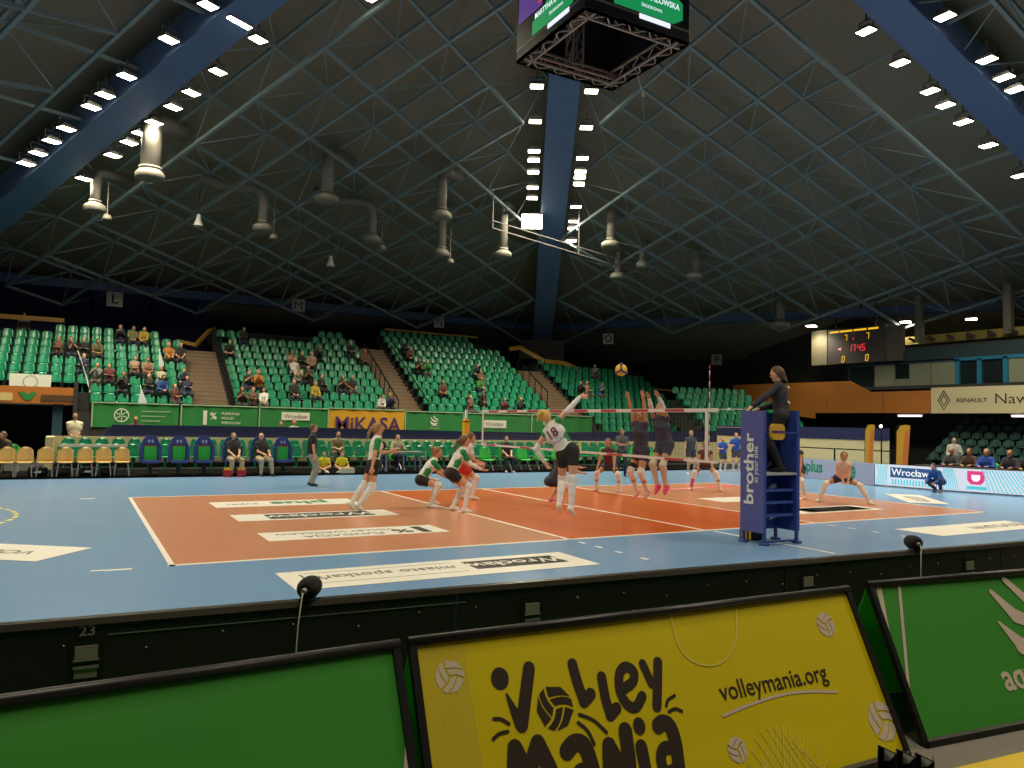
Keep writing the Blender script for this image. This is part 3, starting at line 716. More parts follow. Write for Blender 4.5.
for (y0, y1) in ((10.9, 9.75), (8.95, 7.85), (7.8, 6.6)): b.box((0, y1, WZ0), (0.06, y0, WZ1))
b.box((0, 8.97, WZ0), (0.06, 9.73, WZ0+0.35)); b.box((0, 3.2, WZ0), (0.06, 4.15, WZ1)); obj('grey_panel', b, GREYP, t)
b = MB()
for (y0, y1) in ((12.4, 11.0), (9.73, 8.97), (6.35, 5.6), (5.3, 4.4)): b.box((0.04, y1, WZ0+(0.36 if y0 == 9.73 else 0)), (0.06, y0, WZ1))
obj('pane', b, GLASS, t)
b = MB()
for y in (6.48, 5.45, 4.28, 3.0): b.box((-0.05, y-0.1, WZ0-0.05), (0.05, y+0.1, WZ1+0.1))
b.box((-0.05, 2.9, WZ1), (0.05, 6.6, WZ1+0.16)); obj('blue_frame', b, TEALF, t)
b = MB(); b.box((-0.03, 6.6, WZ1), (0.05, 12.5, WZ1+0.08)); b.box((-0.03, 6.6, WZ0-0.1), (0.05, 12.5, WZ0)); obj('frame', b, mat('dark_blue_frame', (0.02, 0.045, 0.07), 0.6), t)
b = MB(); b.box((26.6, -6.0, 5.5), (26.7, 12.4, 6.1)); b.box((26.8, -6.0, 6.0), (28.0, 12.4, 6.1)); struct('trim_4', b, mat('dark_teal_wall', (0.015, 0.04, 0.045), 0.8))
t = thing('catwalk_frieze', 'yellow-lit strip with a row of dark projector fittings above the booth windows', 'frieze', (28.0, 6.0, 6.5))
b = MB(); b.box((0, -5.0, 0), (0.1, 4.2, 0.42)); obj('strip', b, mat('yellow_lit_wall', (0.30, 0.24, 0.06), 0.7, noise=0.5, nscale=0.7), t)  # yellow light on the strip is put into its base colour
for i in range(8):
    y = 3.7-1.0*i; b = MB(); b.bar((-0.25, y, 0.30), (-0.1, y-0.3, 0.12), 0.14); b.bar((-0.15, y-0.1, 0.2), (0.0, y, 0.3), 0.05); obj('fitting', b, BLACKM, t)
for i, y in enumerate((9.0, 4.6)):
    b = MB(); b.box((27.7, y, 6.6), (28.0, y+0.35, 9.0)); struct('trim_%d' % (5+i), b, mat('grey_post', (0.16, 0.15, 0.12), 0.8))
# wall scoreboard
SB = mat('scoreboard_case', (0.055, 0.045, 0.05), 0.5, noise=0.05); SBP = mat('scoreboard_side', (0.14, 0.125, 0.08), 0.6)
AMB = mat('amber_digits', (0.2, 0.12, 0), 0.5, noise=0, emit=(1.0, 0.55, 0.02), es=0.9); REDD = mat('red_digits', (0.2, 0, 0.02), 0.5, noise=0, emit=(1.0, 0.05, 0.06), es=0.9)
t = thing('wall_scoreboard', 'dark electronic scoreboard with amber and red digits on the right wall', 'scoreboard', (26.3, 11.9, 5.55))
b = MB(); b.box((0, -1.85, 0), (0.25, 1.68, 1.92)); obj('display', b, SB, t)
b = MB(); b.box((-0.02, 1.72, 0.0), (0.22, 2.76, 1.97)); obj('side_panel', b, SBP, t)
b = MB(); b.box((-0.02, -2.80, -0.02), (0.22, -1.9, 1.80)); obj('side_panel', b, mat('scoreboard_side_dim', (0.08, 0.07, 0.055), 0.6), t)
b = MB(); b.bar((0.1, 1.2, 1.92), (0.1, 1.2, 3.2), 0.05); b.bar((0.1, -1.2, 1.92), (0.1, -1.2, 3.2), 0.05); obj('hanger', b, BLACKM, t)
SEG = {'0': 'abcdef', '1': 'bc', '4': 'fgbc', '5': 'afgcd', '7': 'abc'}
def seg_digit(b, ch, y, z, h, lift=0.006):
    wd = h*0.5; th = h*0.13; P = {'a': ((0, h), (wd, h)), 'b': ((wd, h/2), (wd, h)), 'c': ((wd, 0), (wd, h/2)), 'd': ((0, 0), (wd, 0)), 'e': ((0, 0), (0, h/2)), 'f': ((0, h/2), (0, h)), 'g': ((0, h/2), (wd, h/2))}
    for s in SEG[ch]:
        (a0, b0), (a1, b1) = P[s]; stroke(b, (-0.004, y, z), YL, ZU, [(a0+0.12*b0, b0), (a1+0.12*b1, b1)], th, lift)
for (ch, y, z, m) in (('7', 0.62, 1.26, AMB), ('7', -0.72, 1.26, AMB), ('0', 0.78, 0.10, AMB), ('0', -0.68, 0.10, AMB)):
    b = MB(); seg_digit(b, ch, y, z, 0.30); obj('digit', b, m, t)
for ch, y in (('1', 0.35), ('7', 0.12), ('4', -0.20), ('5', -0.46)):
    b = MB(); seg_digit(b, ch, y, 0.66, 0.32); obj('digit', b, REDD, t)
b = MB(); plate(b, (-0.004, 0.92, 0.82), YL, ZU, [(-0.14, 0), (0.1, -0.09), (0.1, 0.09)]); obj('serve_arrow', b, mat('pink_digits', (0.2, 0.05, 0.05), 0.5, noise=0, emit=(1, 0.35, 0.35), es=1.0), t)
b = MB(); plate(b, (-0.004, 0.05, 1.25), YL, ZU, [(-0.05, 0), (0.05, 0), (0.05, 0.1), (0, 0.18), (-0.05, 0.1)]); obj('set_mark', b, mat('dim_red_digits', (0.2, 0.02, 0.02), 0.5, noise=0, emit=(0.6, 0.03, 0.05), es=0.5), t)
for (y0, y1) in ((1.55, 0.95), (0.9, 0.1), (0.02, -0.75), (-0.85, -1.45)): b = MB(); plate(b, (-0.004, 0, 1.78), YL, ZU, [(-y0, -0.05), (-y1, -0.05), (-y1, 0.05), (-y0, 0.05)]); obj('team_name_bar', b, AMB, t)
# tube lamps under the balcony
TUBE = mat('tube_lamp', (1, 0.9, 0.9), 0.4, noise=0, emit=(1.0, 0.80, 0.86), es=2.2)
for i, y in enumerate((8.0, 2.7)):
    t = thing('tube_lamp', 'lit tube lamp under the balcony, %s' % ('below the orange fascia' if i == 0 else 'below the cream banner'), 'lamp', (25.2, y, 2.68), group='tube lamps under the balcony')
    b = MB(); b.tube([(0, -0.6, 0), (0, 0.6, 0)], 0.045, 8); obj('tube', b, TUBE, t)
    b = MB(); b.box((-0.06, -0.65, 0.04), (0.06, 0.65, 0.10)); b.bar((0, -0.5, 0.08), (0.95, -0.5, 0.18), 0.02); b.bar((0, 0.5, 0.08), (0.95, 0.5, 0.18), 0.02); obj('fitting', b, STEEL, t)
b = MB(); b.box((26.15, -12, 2.86), (29.0, 20.4, 2.92)); struct('ceiling_balcony', b, WALLD)
# folded bleachers under the balcony
DARKT = mat('dark_teal_bleacher', (0.012, 0.06, 0.055), 0.5, noise=0.2)
b = MB()
for k in range(6): b.box((24.9+0.55*k, -10, 0 if k == 0 else 0.35*k), (24.9+0.55*(k+1), 7.3, 0.34*(k+1)))
struct('floor_bleacher', b, mat('bleacher_step', (0.012, 0.02, 0.02), 0.8))
bme = seat_mb(0.5, 0.30, 0.30, 0.05, dep=0.34).mesh('bleacher_seat'); bme.materials.append(DARKT); first = None
for k in range(6):
    for i in range(15):
        if first is None: o = bpy.data.objects.new('bleacher_seat', bme); first = o
        else: o = first.copy()
        COL.objects.link(o); o.location = (25.18+0.55*k, 6.9-0.56*i, 0.34*(k+1)); o.rotation_euler = (0, 0, R_(-90))
        tag(o, 'dark teal seat under the right balcony, %s from its left end, %s row' % (nth(i), nth(k)), 'seat', 'dark teal seats under the balcony')
# feather flags
FLAG = mat('amber_flag_cloth', (0.55, 0.30, 0.02), 0.6, noise=0.3, nscale=2); FLR = mat('red_flag_print', (0.55, 0.16, 0.03), 0.6)
for i, (y, hh) in enumerate(((5.35, 1.95), (3.95, 1.95))):
    t = thing('feather_flag', '%s of the two amber feather flags behind the LED boards' % ('narrower left' if i == 0 else 'wider right'), 'flag', (18.2, y, 0), R_(-100 if i == 0 else -62), 'feather flags')
    b = MB(); b.prism([(-0.05, 0.25), (0.33, 0.25), (0.42, 1.5), (0.46, 2.14), (0.30, 2.17), (0.1, 2.12), (-0.02, 1.9)], -0.012, 0.012); cl = obj('cloth', b, FLAG, t)
    b = MB(); b.prism([(0.14, 0.25), (0.335, 0.25), (0.42, 1.5), (0.44, 2.0), (0.28, 1.9), (0.2, 1.2)], -0.016, -0.012); obj('print', b, FLR, cl)
    b = MB(); b.tube([(-0.06, 0, 0.03), (-0.06, 0, 2.0), (0.02, 0, 2.14), (0.12, 0, 2.2)], 0.012, 6); obj('pole', b, BLACKM, t)
    b = MB(); b.bar((-0.3, 0, 0.02), (0.3, 0, 0.02), 0.04); b.bar((0, -0.3, 0.02), (0, 0.3, 0.02), 0.04); obj('foot', b, BLACKM, t)
t = thing('glare_lamp', 'small glaring white lamp beside the left feather flag', 'lamp', (18.6, 4.95, 2.1))
b = MB(); b.sphere((0, 0, 0), 0.06, 10, 8); obj('bulb', b, mat('glare_bulb', (1, 1, 1), 0.4, noise=0, emit=(1, 0.97, 0.9), es=8), t)
b = MB(); b.bar((0.03, 0, -2.1), (0.03, 0, 0), 0.04); obj('pole', b, BLACKM, t)
# black handrail in front of the cream side wall
t = thing('black_handrail', 'thin black handrail in front of the cream wall behind the referee stand', 'railing', (18.9, 6.8, 0))
b = MB(); b.bar((0, 3.0, 1.08), (0, -2.4, 1.08), 0.05); obj('bar', b, BLACKM, t)
for y in (3.0, 0.6, -2.4): b = MB(); b.bar((0, y, 0), (0, y, 1.08), 0.05); obj('post', b, BLACKM, t)

# ------------------------------------------------------------------ LED and sponsor boards at the end of the court
def board_between(name, label, p, q, h, mats, cat='board'):
    p = Vector(p); q = Vector(q); d = q-p; L = d.length; rz = math.atan2(d.y, d.x)
    t = thing(name, label, cat, p, rz, 'boards behind the right end line')
    return t, L
LEDW = mat('led_white', (0.35, 0.4, 0.45), 0.4, noise=0, emit=(0.80, 0.86, 0.98), es=0.62)
LEDC = mat('led_cyan', (0.05, 0.3, 0.35), 0.4, noise=0, emit=(0.06, 0.62, 0.72), es=0.75)
LEDN = mat('led_navy', (0.02, 0.05, 0.12), 0.4, noise=0, emit=(0.02, 0.09, 0.24), es=0.7)
LEDP = mat('led_magenta', (0.3, 0.02, 0.1), 0.4, noise=0, emit=(0.75, 0.05, 0.24), es=0.8)
LEDT = mat('led_letter_white', (0.5, 0.5, 0.5), 0.4, noise=0, emit=(1, 1, 1), es=0.8)
# matt sponsor board
t, L = board_between('sponsor_board', 'pale lilac sponsor board with green lettering behind the crouching receiver', (15.0, 6.05, 0), (14.05, 2.05, 0), 0.76, None)
b = MB(); b.box((0, 0, 0.02), (L, 0.1, 0.76)); obj('panel', b, mat('lilac_board', (0.42, 0.46, 0.68), 0.5, noise=0.05), t)
GT = mat('green_logo', (0.01, 0.25, 0.14), 0.5)
text('plus', (0.95, 0, 0.46), XR, ZU, 0.62, GT, t, 0.03)
b = MB(); disc(b, (2.92, 0, 0.39), XR, ZU, (0, 0), 0.3, n=24); obj('round_logo', b, GT, t)
b = MB()
for a in range(0, 180, 45): stroke(b, (2.92, 0, 0.39), XR, ZU, [(0.26*math.cos(R_(a+20)), 0.26*math.sin(R_(a+20))), (-0.26*math.cos(R_(a+20)), -0.26*math.sin(R_(a+20)))], 0.035, 0.006)
obj('logo_lines', b, mat('pale_teal', (0.25, 0.55, 0.5), 0.5), t)
b = MB(); b.box((0.1, 0.1, 0), (0.16, 0.4, 0.6)); b.box((L-0.2, 0.1, 0), (L-0.14, 0.4, 0.6)); obj('stand', b, BLACKM, t)
t, L = board_between('led_board', 'white end panel of the sponsor boards right behind the referee stand', (15.9, 7.3, 0), (15.02, 6.1, 0), 0.76, None)
b = MB(); b.box((0, 0, 0.02), (L, 0.1, 0.76)); obj('panel', b, mat('white_board', (0.62, 0.62, 0.58), 0.5), t)
def led(label, p, q):
    t, L = board_between('led_board', label, p, q, 0.76, None)
    b = MB(); b.box((0, 0, 0.03), (L, 0.14, 0.77)); obj('cabinet', b, BLACKM, t)
    b = MB(); b.box((0.0, -0.01, 0.05), (L, 0.0, 0.765)); obj('screen', b, LEDW, t)
    return t, L
t, L = led('lit LED board with a city name on a navy field', (14.05, 2.0, 0), (14.25, -0.05, 0))
b = MB(); plate(b, (0, -0.01, 0), XR, ZU, [(0.55, 0.34), (1.95, 0.34), (1.95, 0.68), (0.55, 0.68)]); obj('navy_field', b, LEDN, t)
text('Wrocław', (1.22, -0.014, 0.51), XR, ZU, 0.33, LEDT, t, 0.006)
b = MB()
for i in range(7): stroke(b, (0, -0.01, 0), XR, ZU, [(0.05+0.06*i, 0.08), (0.12+0.05*i, 0.42), (0.08+0.06*i, 0.74)], 0.022)
for i in range(14): plate(b, (0, -0.01, 0), XR, ZU, [(0.6+0.1*i, 0.10), (0.65+0.1*i, 0.10), (0.66+0.1*i, 0.28), (0.61+0.1*i, 0.28)])
obj('cyan_streaks', b, LEDC, t)
t, L = led('lit LED board with a magenta shield and cyan streaks', (14.26, -0.07, 0), (15.0, -2.6, 0))
b = MB()
for i in range(9): stroke(b, (0, -0.01, 0), XR, ZU, [(0.06+0.07*i, 0.07), (0.16+0.05*i, 0.42), (0.22+0.03*i, 0.74)], 0.02)
obj('cyan_streaks', b, LEDC, t); b = MB()
for i in range(12): stroke(b, (0, -0.01, 0), XR, ZU, [(1.5+0.12*i, 0.07), (1.42+0.1*i, 0.4), (1.3+0.09*i, 0.74)], 0.028)
obj('cyan_streaks', b, LEDC, t)
b = MB(); plate(b, (0, -0.01, 0), XR, ZU, [(0.88, 0.70), (1.36, 0.70), (1.36, 0.40), (1.26, 0.28), (0.98, 0.28), (0.88, 0.40)]); obj('shield', b, LEDP, t)
b = MB(); plate(b, (0, -0.01, 0), XR, ZU, [(1.0, 0.58), (1.24, 0.58), (1.24, 0.46), (1.18, 0.38), (1.06, 0.38), (1.0, 0.46)], 0.007); obj('shield_inner', b, LEDT, t)
b = MB(); plate(b, (0, -0.01, 0), XR, ZU, [(0.86, 0.12), (1.42, 0.12), (1.42, 0.22), (0.86, 0.22)]); obj('blue_bar', b, LEDC, t)
t, L = led('lit LED board with cyan streaks cut by the frame at the right', (15.01, -2.62, 0), (15.8, -5.4, 0))
b = MB()
for i in range(16): stroke(b, (0, -0.01, 0), XR, ZU, [(0.1+0.17*i, 0.07), (0.05+0.165*i, 0.4), (0.0+0.16*i, 0.74)], 0.05)
obj('cyan_streaks', b, LEDC, t)

# ------------------------------------------------------------------ scoreboard cube
CX, CY, CZ, HW = 0.42, -0.35, 10.8, 1.46
t = thing('scoreboard_cube', 'four-sided video cube on an aluminium truss frame hung over the court', 'scoreboard', (CX, CY, CZ))
ALU = mat('aluminium_truss', (0.42, 0.36, 0.30), 0.45, 0.4)
SCRD = mat('screen_dark', (0.02, 0.016, 0.025), 0.4, noise=0.3, nscale=1.5)
SCRG = mat('screen_green', (0.01, 0.2, 0.05), 0.4, noise=0, emit=(0.01, 0.26, 0.08), es=0.9)
SCRV = mat('screen_violet', (0.05, 0.02, 0.12), 0.4, noise=0, emit=(0.09, 0.04, 0.22), es=0.9)
SCRW = mat('screen_white', (0.5, 0.5, 0.5), 0.4, noise=0, emit=(0.85, 0.9, 1.0), es=1.0)
SCRR = mat('screen_red', (0.3, 0.05, 0.05), 0.4, noise=0, emit=(0.6, 0.08, 0.10), es=0.7)
def truss_ladder(b, p, q, off, th=0.05, n=7):
    p = Vector(p); q = Vector(q); off = Vector(off)
    b.bar(p, q, th); b.bar(p+off, q+off, th)
    for i in range(n):
        a = p.lerp(q, i/n); c = p.lerp(q, (i+1)/n); b.bar(a if i % 2 == 0 else a+off, (c+off) if i % 2 == 0 else c, th*0.6)
S_ = HW
crn = [(-S_, -S_), (S_, -S_), (S_, S_), (-S_, S_)]
for i in range(4):
    (x0, y0), (x1, y1) = crn[i], crn[(i+1) % 4]
    inx, iny = (-(y1-y0)/(2*S_)*0.28, (x1-x0)/(2*S_)*0.28)
    b = MB(); truss_ladder(b, (x0, y0, 0), (x1, y1, 0), (inx, iny, 0), 0.05, 10); truss_ladder(b, (x0, y0, 0), (x1, y1, 0), (0, 0, 0.28), 0.05, 10); b.bar((x0+inx, y0+iny, 0.28), (x1+inx, y1+iny, 0.28), 0.05)
    truss_ladder(b, (x0+inx, y0+iny, 0), (x1+inx, y1+iny, 0), (0, 0, 0.28), 0.045, 10); obj('base_truss', b, ALU, t)
b = MB()
for i in range(4):
    x0, y0 = (-0.15 if i in (0, 3) else 0.15), (-0.15 if i < 2 else 0.15); b.bar((x0, y0+1.1, 0.1), (x0, y0+1.1, 7.0), 0.05)
    x1, y1 = (0.15 if i in (0, 1) else -0.15), (-0.15 if i in (0, 3) else 0.15)
    for k in range(14): b.bar((x0, y0+1.1, 0.1+0.5*k), (x1, y1+1.1, 0.6+0.5*k), 0.03)
b.bar((-1.4, 1.1, 0.1), (1.4, 1.1, 0.1), 0.06); obj('mast_truss', b, ALU, t)
b = MB()
for x, y in crn: b.bar((x*0.9, y*0.9, 2.2), (x*0.35, y*0.35, 7.3), 0.03)
obj('hanging_cable', b, BLACKM, t)
SB0, SH = 0.05, 2.2
for i in range(4):
    (x0, y0), (x1, y1) = crn[i], crn[(i+1) % 4]; d = Vector((x1-x0, y1-y0, 0)).normalized(); n = Vector((d.y, -d.x, 0))
    p = Vector((x0, y0, SB0))+n*0.02; q = Vector((x1, y1, SB0))+n*0.02
    b = MB(); b.bar((p+q)/2-d*S_+Vector((0, 0, SH/2))-n*0.05, (p+q)/2+d*S_+Vector((0, 0, SH/2))-n*0.05, 0.1, SH); face = obj('screen', b, SCRD, t)
    o = p+n*0.002
    W2 = 2*S_
    b = MB(); plate(b, o, d, ZU, [(0.08, 0.85), (1.2, 0.85), (1.2, 1.95), (0.08, 1.95)]); obj('violet_area', b, SCRV, face)
    b = MB(); plate(b, o, d, ZU, [(0.75, 0.28), (2.45, 0.28), (2.72, 0.44), (2.72, 0.82), (2.5, 0.95), (1.5, 0.95), (1.2, 0.74), (0.75, 0.62)], 0.006); obj('name_strip', b, SCRG, face)
    b = MB(); plate(b, o, d, ZU, [(1.45, 0.14), (2.35, 0.14), (2.35, 0.26), (1.45, 0.26)], 0.008); obj('white_strip', b, SCRW, face)
    text('MARTYNA ŁAZOWSKA', o+d*1.74+Vector((0, 0, 0.70)), d, ZU, 0.19, SCRW, face, 0.012, lift=0.012, xs=0.88); text('ŚRODKOWA', o+d*1.8+Vector((0, 0, 0.47)), d, ZU, 0.10, SCRW, face, 0.0, lift=0.012)
    text('21', o+d*1.75+Vector((0, 0, 1.2)), d, ZU, 0.62, SCRW, face, 0.03, lift=0.012); b = MB(); plate(b, o, d, ZU, [(1.0, 0.95), (1.2, 0.95), (1.22, 1.3), (1.02, 1.3)], 0.01); plate(b, o, d, ZU, [(2.3, 1.1), (2.5, 1.1), (2.5, 1.5), (2.3, 1.5)], 0.01); obj('red_patch', b, SCRR, face)
t2 = thing('loose_cable', 'pale cable end hanging from the lower edge of the video cube', 'cable', (CX+1.1, CY-0.2, CZ-0.75))
b = MB(); b.tube([(-0.1, 0.2, 0.74), (-0.05, 0.1, 0.5), (0.0, 0.05, 0.2), (0.06, 0, -0.05)], 0.015, 6); obj('cord', b, WHITEP, t2)
b = MB(); b.tube([(0.04, 0, 0.03), (0.07, 0, -0.1)], 0.03, 6); obj('plug', b, WHITEP, t2)

# ------------------------------------------------------------------ sponsor mats on the floor (lettering faces the far side)
def floor_mat(x0, x1, y0, y1, label, items=(), rz=None):
    cx, cy = (x0+x1)/2, (y0+y1)/2
    t = thing('floor_mat', label, 'floor mat', (cx, cy, 0.003), 0 if rz is None else rz, 'white sponsor mats on the floor'); W, H = x1-x0, y1-y0
    b = MB(); b.box((-W/2, -H/2, 0), (W/2, H/2, 0.003)); obj('vinyl', b, VINYL, t)
    for it in items:
        if it[0] == 'text':
            _, s, x, y, sz, m, bold = it; text(s, (x, y, 0.003), (-1, 0, 0), (0, -1, 0), sz, m, t, bold, lift=0.003)
        elif it[0] == 'rect':
            _, xa, xb, ya, yb, m = it; b = MB(); b.box((xa, ya, 0.003), (xb, yb, 0.0045)); obj('printed_block', b, m, t)
        elif it[0] == 'strokes':
            b = MB()
            for path, wd in it[1]: stroke(b, (0, 0, 0.003), (-1, 0, 0), (0, -1, 0), path, wd, 0.002)
            obj('printed_mark', b, it[2], t)
    return t
GRN = mat('green_floor_print', (0.03, 0.2, 0.09), 0.5, noise=0)
floor_mat(-7.54, -4.45, 1.8, 2.88, 'white floor mat with green lettering, farthest of the three in the left court', [('text', 'plus', 0.3, 0, 0.8, GRN, 0.03), ('text', 'super', -0.95, -0.05, 0.3, GREY_INK, 0.0)])
floor_mat(-7.5, -4.41, -0.52, 0.46, 'white floor mat with a black name block, middle of the three in the left court', [('rect', -0.95, 1.1, -0.36, 0.36, BLACK_INK), ('text', 'Wrocław', 0.1, 0, 0.55, VINYL, 0.01)])
floor_mat(-7.49, -4.46, -3.0, -2.1, 'white floor mat with grey lines of lettering, nearest of the three in the left court', [('text', 'FUNDACJA', -0.25, -0.2, 0.27, GREY_INK, 0.0), ('text', 'VOLLEY WROCŁAW', -0.3, 0.16, 0.22, GREY_INK, 0.0), ('text', '1', 1.15, 0.0, 0.85, BLACK_INK, 0.05), ('text', '%', 0.78, -0.1, 0.5, BLACK_INK, 0.02)])
floor_mat(-7.95, -3.86, -6.55, -5.5, 'long white floor mat with a black name block, on the blue floor near the barrier', [('rect', 0.75, 1.75, 0.12, 0.42, BLACK_INK) if False else ('rect', 0.35, 1.75, -0.2, 0.32, BLACK_INK), ('text', 'Wrocław', 1.05, 0.06, 0.40, VINYL, 0.01), ('text', 'miasto spotkań', -0.75, 0.05, 0.29, GREY_INK, 0.0),
          ('rect', -1.75, 0.2, 0.33, 0.345, GREY_INK), ('rect', -1.75, 0.2, -0.26, -0.245, GREY_INK), ('rect', -1.82, -1.79, -0.3, 0.3, GREY_INK)])
floor_mat(3.72, 7.55, -6.68, -5.72, 'long white floor mat on the blue floor right of the referee stand', [('text', 'WROCŁAW', 0.9, 0, 0.42, GREY_INK, 0.0), ('rect', 1.75, 1.8, -0.3, 0.3, GREY_INK)])
floor_mat(4.1, 7.0, -3.25, -2.3, 'white floor mat with a black outlined block in the right court', [('rect', -1.0, 1.2, -0.36, 0.36, BLACK_INK), ('rect', -0.9, 1.1, -0.28, 0.28, VINYL), ('text', 'AQUA', 0.1, 0, 0.45, BLACK_INK, 0.03)])
floor_mat(4.25, 7.3, -0.7, 0.3, 'white floor mat left of the referee stand in the right court', [('text', 'plus', 0.4, 0, 0.7, GRN, 0.03)])
floor_mat(9.25, 12.05, -2.15, -1.15, 'white floor mat turned askew behind the right end line', [('text', 'LOTTO', -0.1, 0, 0.5, GREY_INK, 0.02)], R_(47))
t = floor_mat(-13.4, -10.5, -2.6, -1.5, 'white floor mat turned askew at the left edge behind the end line', [('text', 'VOLLEY', 0.4, 0, 0.35, GREY_INK, 0.0)], R_(-36)); t.location = (-11.35, -2.3, 0.003)
PINK = mat('pink_floor_print', (0.75, 0.06, 0.20), 0.4, noise=0.05)
t = thing('floor_mat', 'pink stripe mark on the court beneath the net players on the right', 'floor mat', (5.3, 2.75, 0.003), R_(10))
b = MB(); b.prismz([(-0.2, -0.14), (3.3, -0.10), (3.5, 0.1), (-0.2, 0.14)], 0, 0.003); obj('stripe', b, PINK, t)
b = MB(); b.prismz([(0.3, -0.05), (1.9, -0.05), (1.9, 0.05), (0.3, 0.05)], 0.003, 0.004); obj('white_streak', b, VINYL, t)

# ------------------------------------------------------------------ net, posts, antennas
t = thing('volleyball_net', 'volleyball net with white and red tapes stretched across the court', 'net', (0, 0, 0))
TAPE = mat('white_net_tape', (0.72, 0.70, 0.66), 0.6, noise=0.03); TAPER = mat('red_tape_print', (0.45, 0.03, 0.06), 0.6, noise=0)
b = MB(); b.box((-0.012, -4.78, 2.17), (0.012, 4.57, 2.24)); top_ = obj('top_tape', b, TAPE, t)
b = MB(); b.box((-0.012, -4.78, 1.235), (0.012, 4.57, 1.285)); bot = obj('bottom_tape', b, TAPE, t)
for par, z0, z1 in ((top_, 2.18, 2.23), (bot, 1.24, 1.28)):
    for i in range(8 if par is top_ else 5):
        y = -3.9+i*(1.07 if par is top_ else 1.9); b = MB(); b.box((-0.0145, y, z0), (0.0145, y+0.55, z1)); obj('red_print', b, TAPER, par)
for y in (-4.5, 4.5): b = MB(); b.box((-0.014, y-0.03, 1.24), (0.014, y+0.03, 2.24)); obj('side_band', b, TAPE, t)
NETM = mat('net_cord', (0.10, 0.10, 0.09), 0.7, noise=0)
b = MB()
for i in range(94): y = -4.75+0.1*i; b.box((-0.0014, y-0.0014, 1.28), (0.0014, y+0.0014, 2.17))
for k in range(1, 9): z = 1.28+0.1*k; b.box((-0.0014, -4.75, z-0.0014), (0.0014, 4.55, z+0.0014))
obj('netting', b, NETM, t)
b = MB()
for z in (2.22, 1.255): b.bar((0, -4.75, z), (0, -5.45, z), 0.012); b.bar((0, 4.57, z), (0, 5.52, z), 0.012)
b.bar((0, -4.75, 1.9), (0, -5.45, 1.9), 0.008); b.sphere((0, -5.05, 2.215), 0.03, 8, 6); obj('tension_cord', b, TAPE, t)
for y, w_ in ((-4.53, 'near'), (4.53, 'far')):
    t = thing('net_antenna', 'thin red and white antenna on the %s side band of the net' % w_, 'antenna', (0.032, y, 1.24), group='net antennas')
    b = MB()
    for k in range(18): b.s(k % 2).tube([(0, 0, 0.1*k), (0, 0, 0.1*k+0.1)], 0.009, 6)
    obj('rod', b, [TAPE, TAPER], t)
YPAD = mat('yellow_post_pad', (0.72, 0.42, 0.01), 0.5, noise=0.05)
for y, w_ in ((5.6, 'far'), (-5.6, 'near')):
    t = thing('net_post', '%s net post wrapped in a yellow pad' % w_, 'post', (0, y, 0), group='net posts')
    b = MB(); b.tube([(0, 0, 0), (0, 0, 2.26 if y > 0 else 2.15)], 0.045, 12); obj('pole', b, STEEL, t)
    b = MB(); b.rbox((0, 0, 1.0), (0.17, 0.17, 1.95), 0.04); obj('pad', b, YPAD, t)
    b = MB()
    for z in (0.55, 1.25, 1.9): b.rbox((0, 0, z), (0.175, 0.175, 0.03), 0.005)
    obj('strap', b, BLACKM, t)
    b = MB(); b.box((-0.14, -0.14, 0), (0.14, 0.14, 0.16))
    for k in range(3): b.s(1).box((-0.145, -0.12+0.09*k, 0.01), (0.145, -0.075+0.09*k, 0.155)); b.s(0)
    obj('base', b, [BLACKM, mat('hazard_yellow', (0.6, 0.4, 0.02), 0.5)], t)
t = thing('volleyball', 'yellow and purple volleyball in flight above the net', 'ball', (-1.96, -4.46, 2.847))
BALLP = mat('purple_ball_panel', (0.10, 0.02, 0.16), 0.5, noise=0)
b = MB(); b.sphere((0, 0, 0), 0.105, 24, 16); ball = obj('cover', b, mat('yellow_ball_panel', (0.85, 0.52, 0.01), 0.45, noise=0), t)
vd = (Vector((-10.114, -15.094, 1.8834))-Vector((-1.96, -4.46, 2.847))).normalized(); rr = vd.cross(Vector((0,0,1))).normalized(); uu = rr.cross(vd)
b = MB()
for k in range(6):
    base = [vd, -vd][k//3]; a0 = R_(90+120*(k % 3)); dirv = rr*math.cos(a0)+uu*math.sin(a0); P = []
    for i in range(8): th = R_(78*i/7); P.append((base*math.cos(th)+dirv*math.sin(th))*0.104)
    b.tube(P, [0.022, 0.02, 0.018, 0.018, 0.018, 0.02, 0.024, 0.03], 6)
obj('purple_panel', b, BALLP, t)

# ------------------------------------------------------------------ referee stand
t = thing('referee_stand', 'tall blue padded referee stand with white lettering beside the near net post', 'stand', (0, 0, 0))
PADB = mat('blue_pad', (0.03, 0.055, 0.26), 0.5, noise=0.06); PADV = mat('violet_blue_pad', (0.085, 0.095, 0.30), 0.5, noise=0.06, nscale=1)
b = MB(); b.box((-0.44, -6.24, 0.20), (-0.37, -5.76, 2.18)); lp = obj('side_pad', b, PADV, t)
b = MB(); b.box((0.36, -6.24, 0.20), (0.43, -5.76, 2.20)); rp = obj('side_pad', b, PADB, t)
b = MB(); b.box((-0.37, -5.83, 0.20), (0.36, -5.76, 2.16)); fp = obj('front_pad', b, PADB, t)
text('brother', (-0.44, -5.955, 1.22), (0, 0, 1), (0, 1, 0), 0.29, WHITEP, lp, 0.02, lift=0.004, xs=1.28)
text('at your side', (-0.44, -6.10, 1.30), (0, 0, 1), (0, 1, 0), 0.125, WHITEP, lp, 0.004, lift=0.004)
for (x, z) in ((0.22, 1.68), (0.22, 1.27), (0.24, 0.86), (0.26, 0.36)):
    b = MB(); b.prism([(x-0.1, z-0.02), (x+0.09, z+0.03), (x+0.1, z+0.09), (x, z+0.09), (x-0.08, z+0.04)], -5.836, -5.832); obj('white_logo', b, WHITEP, fp)
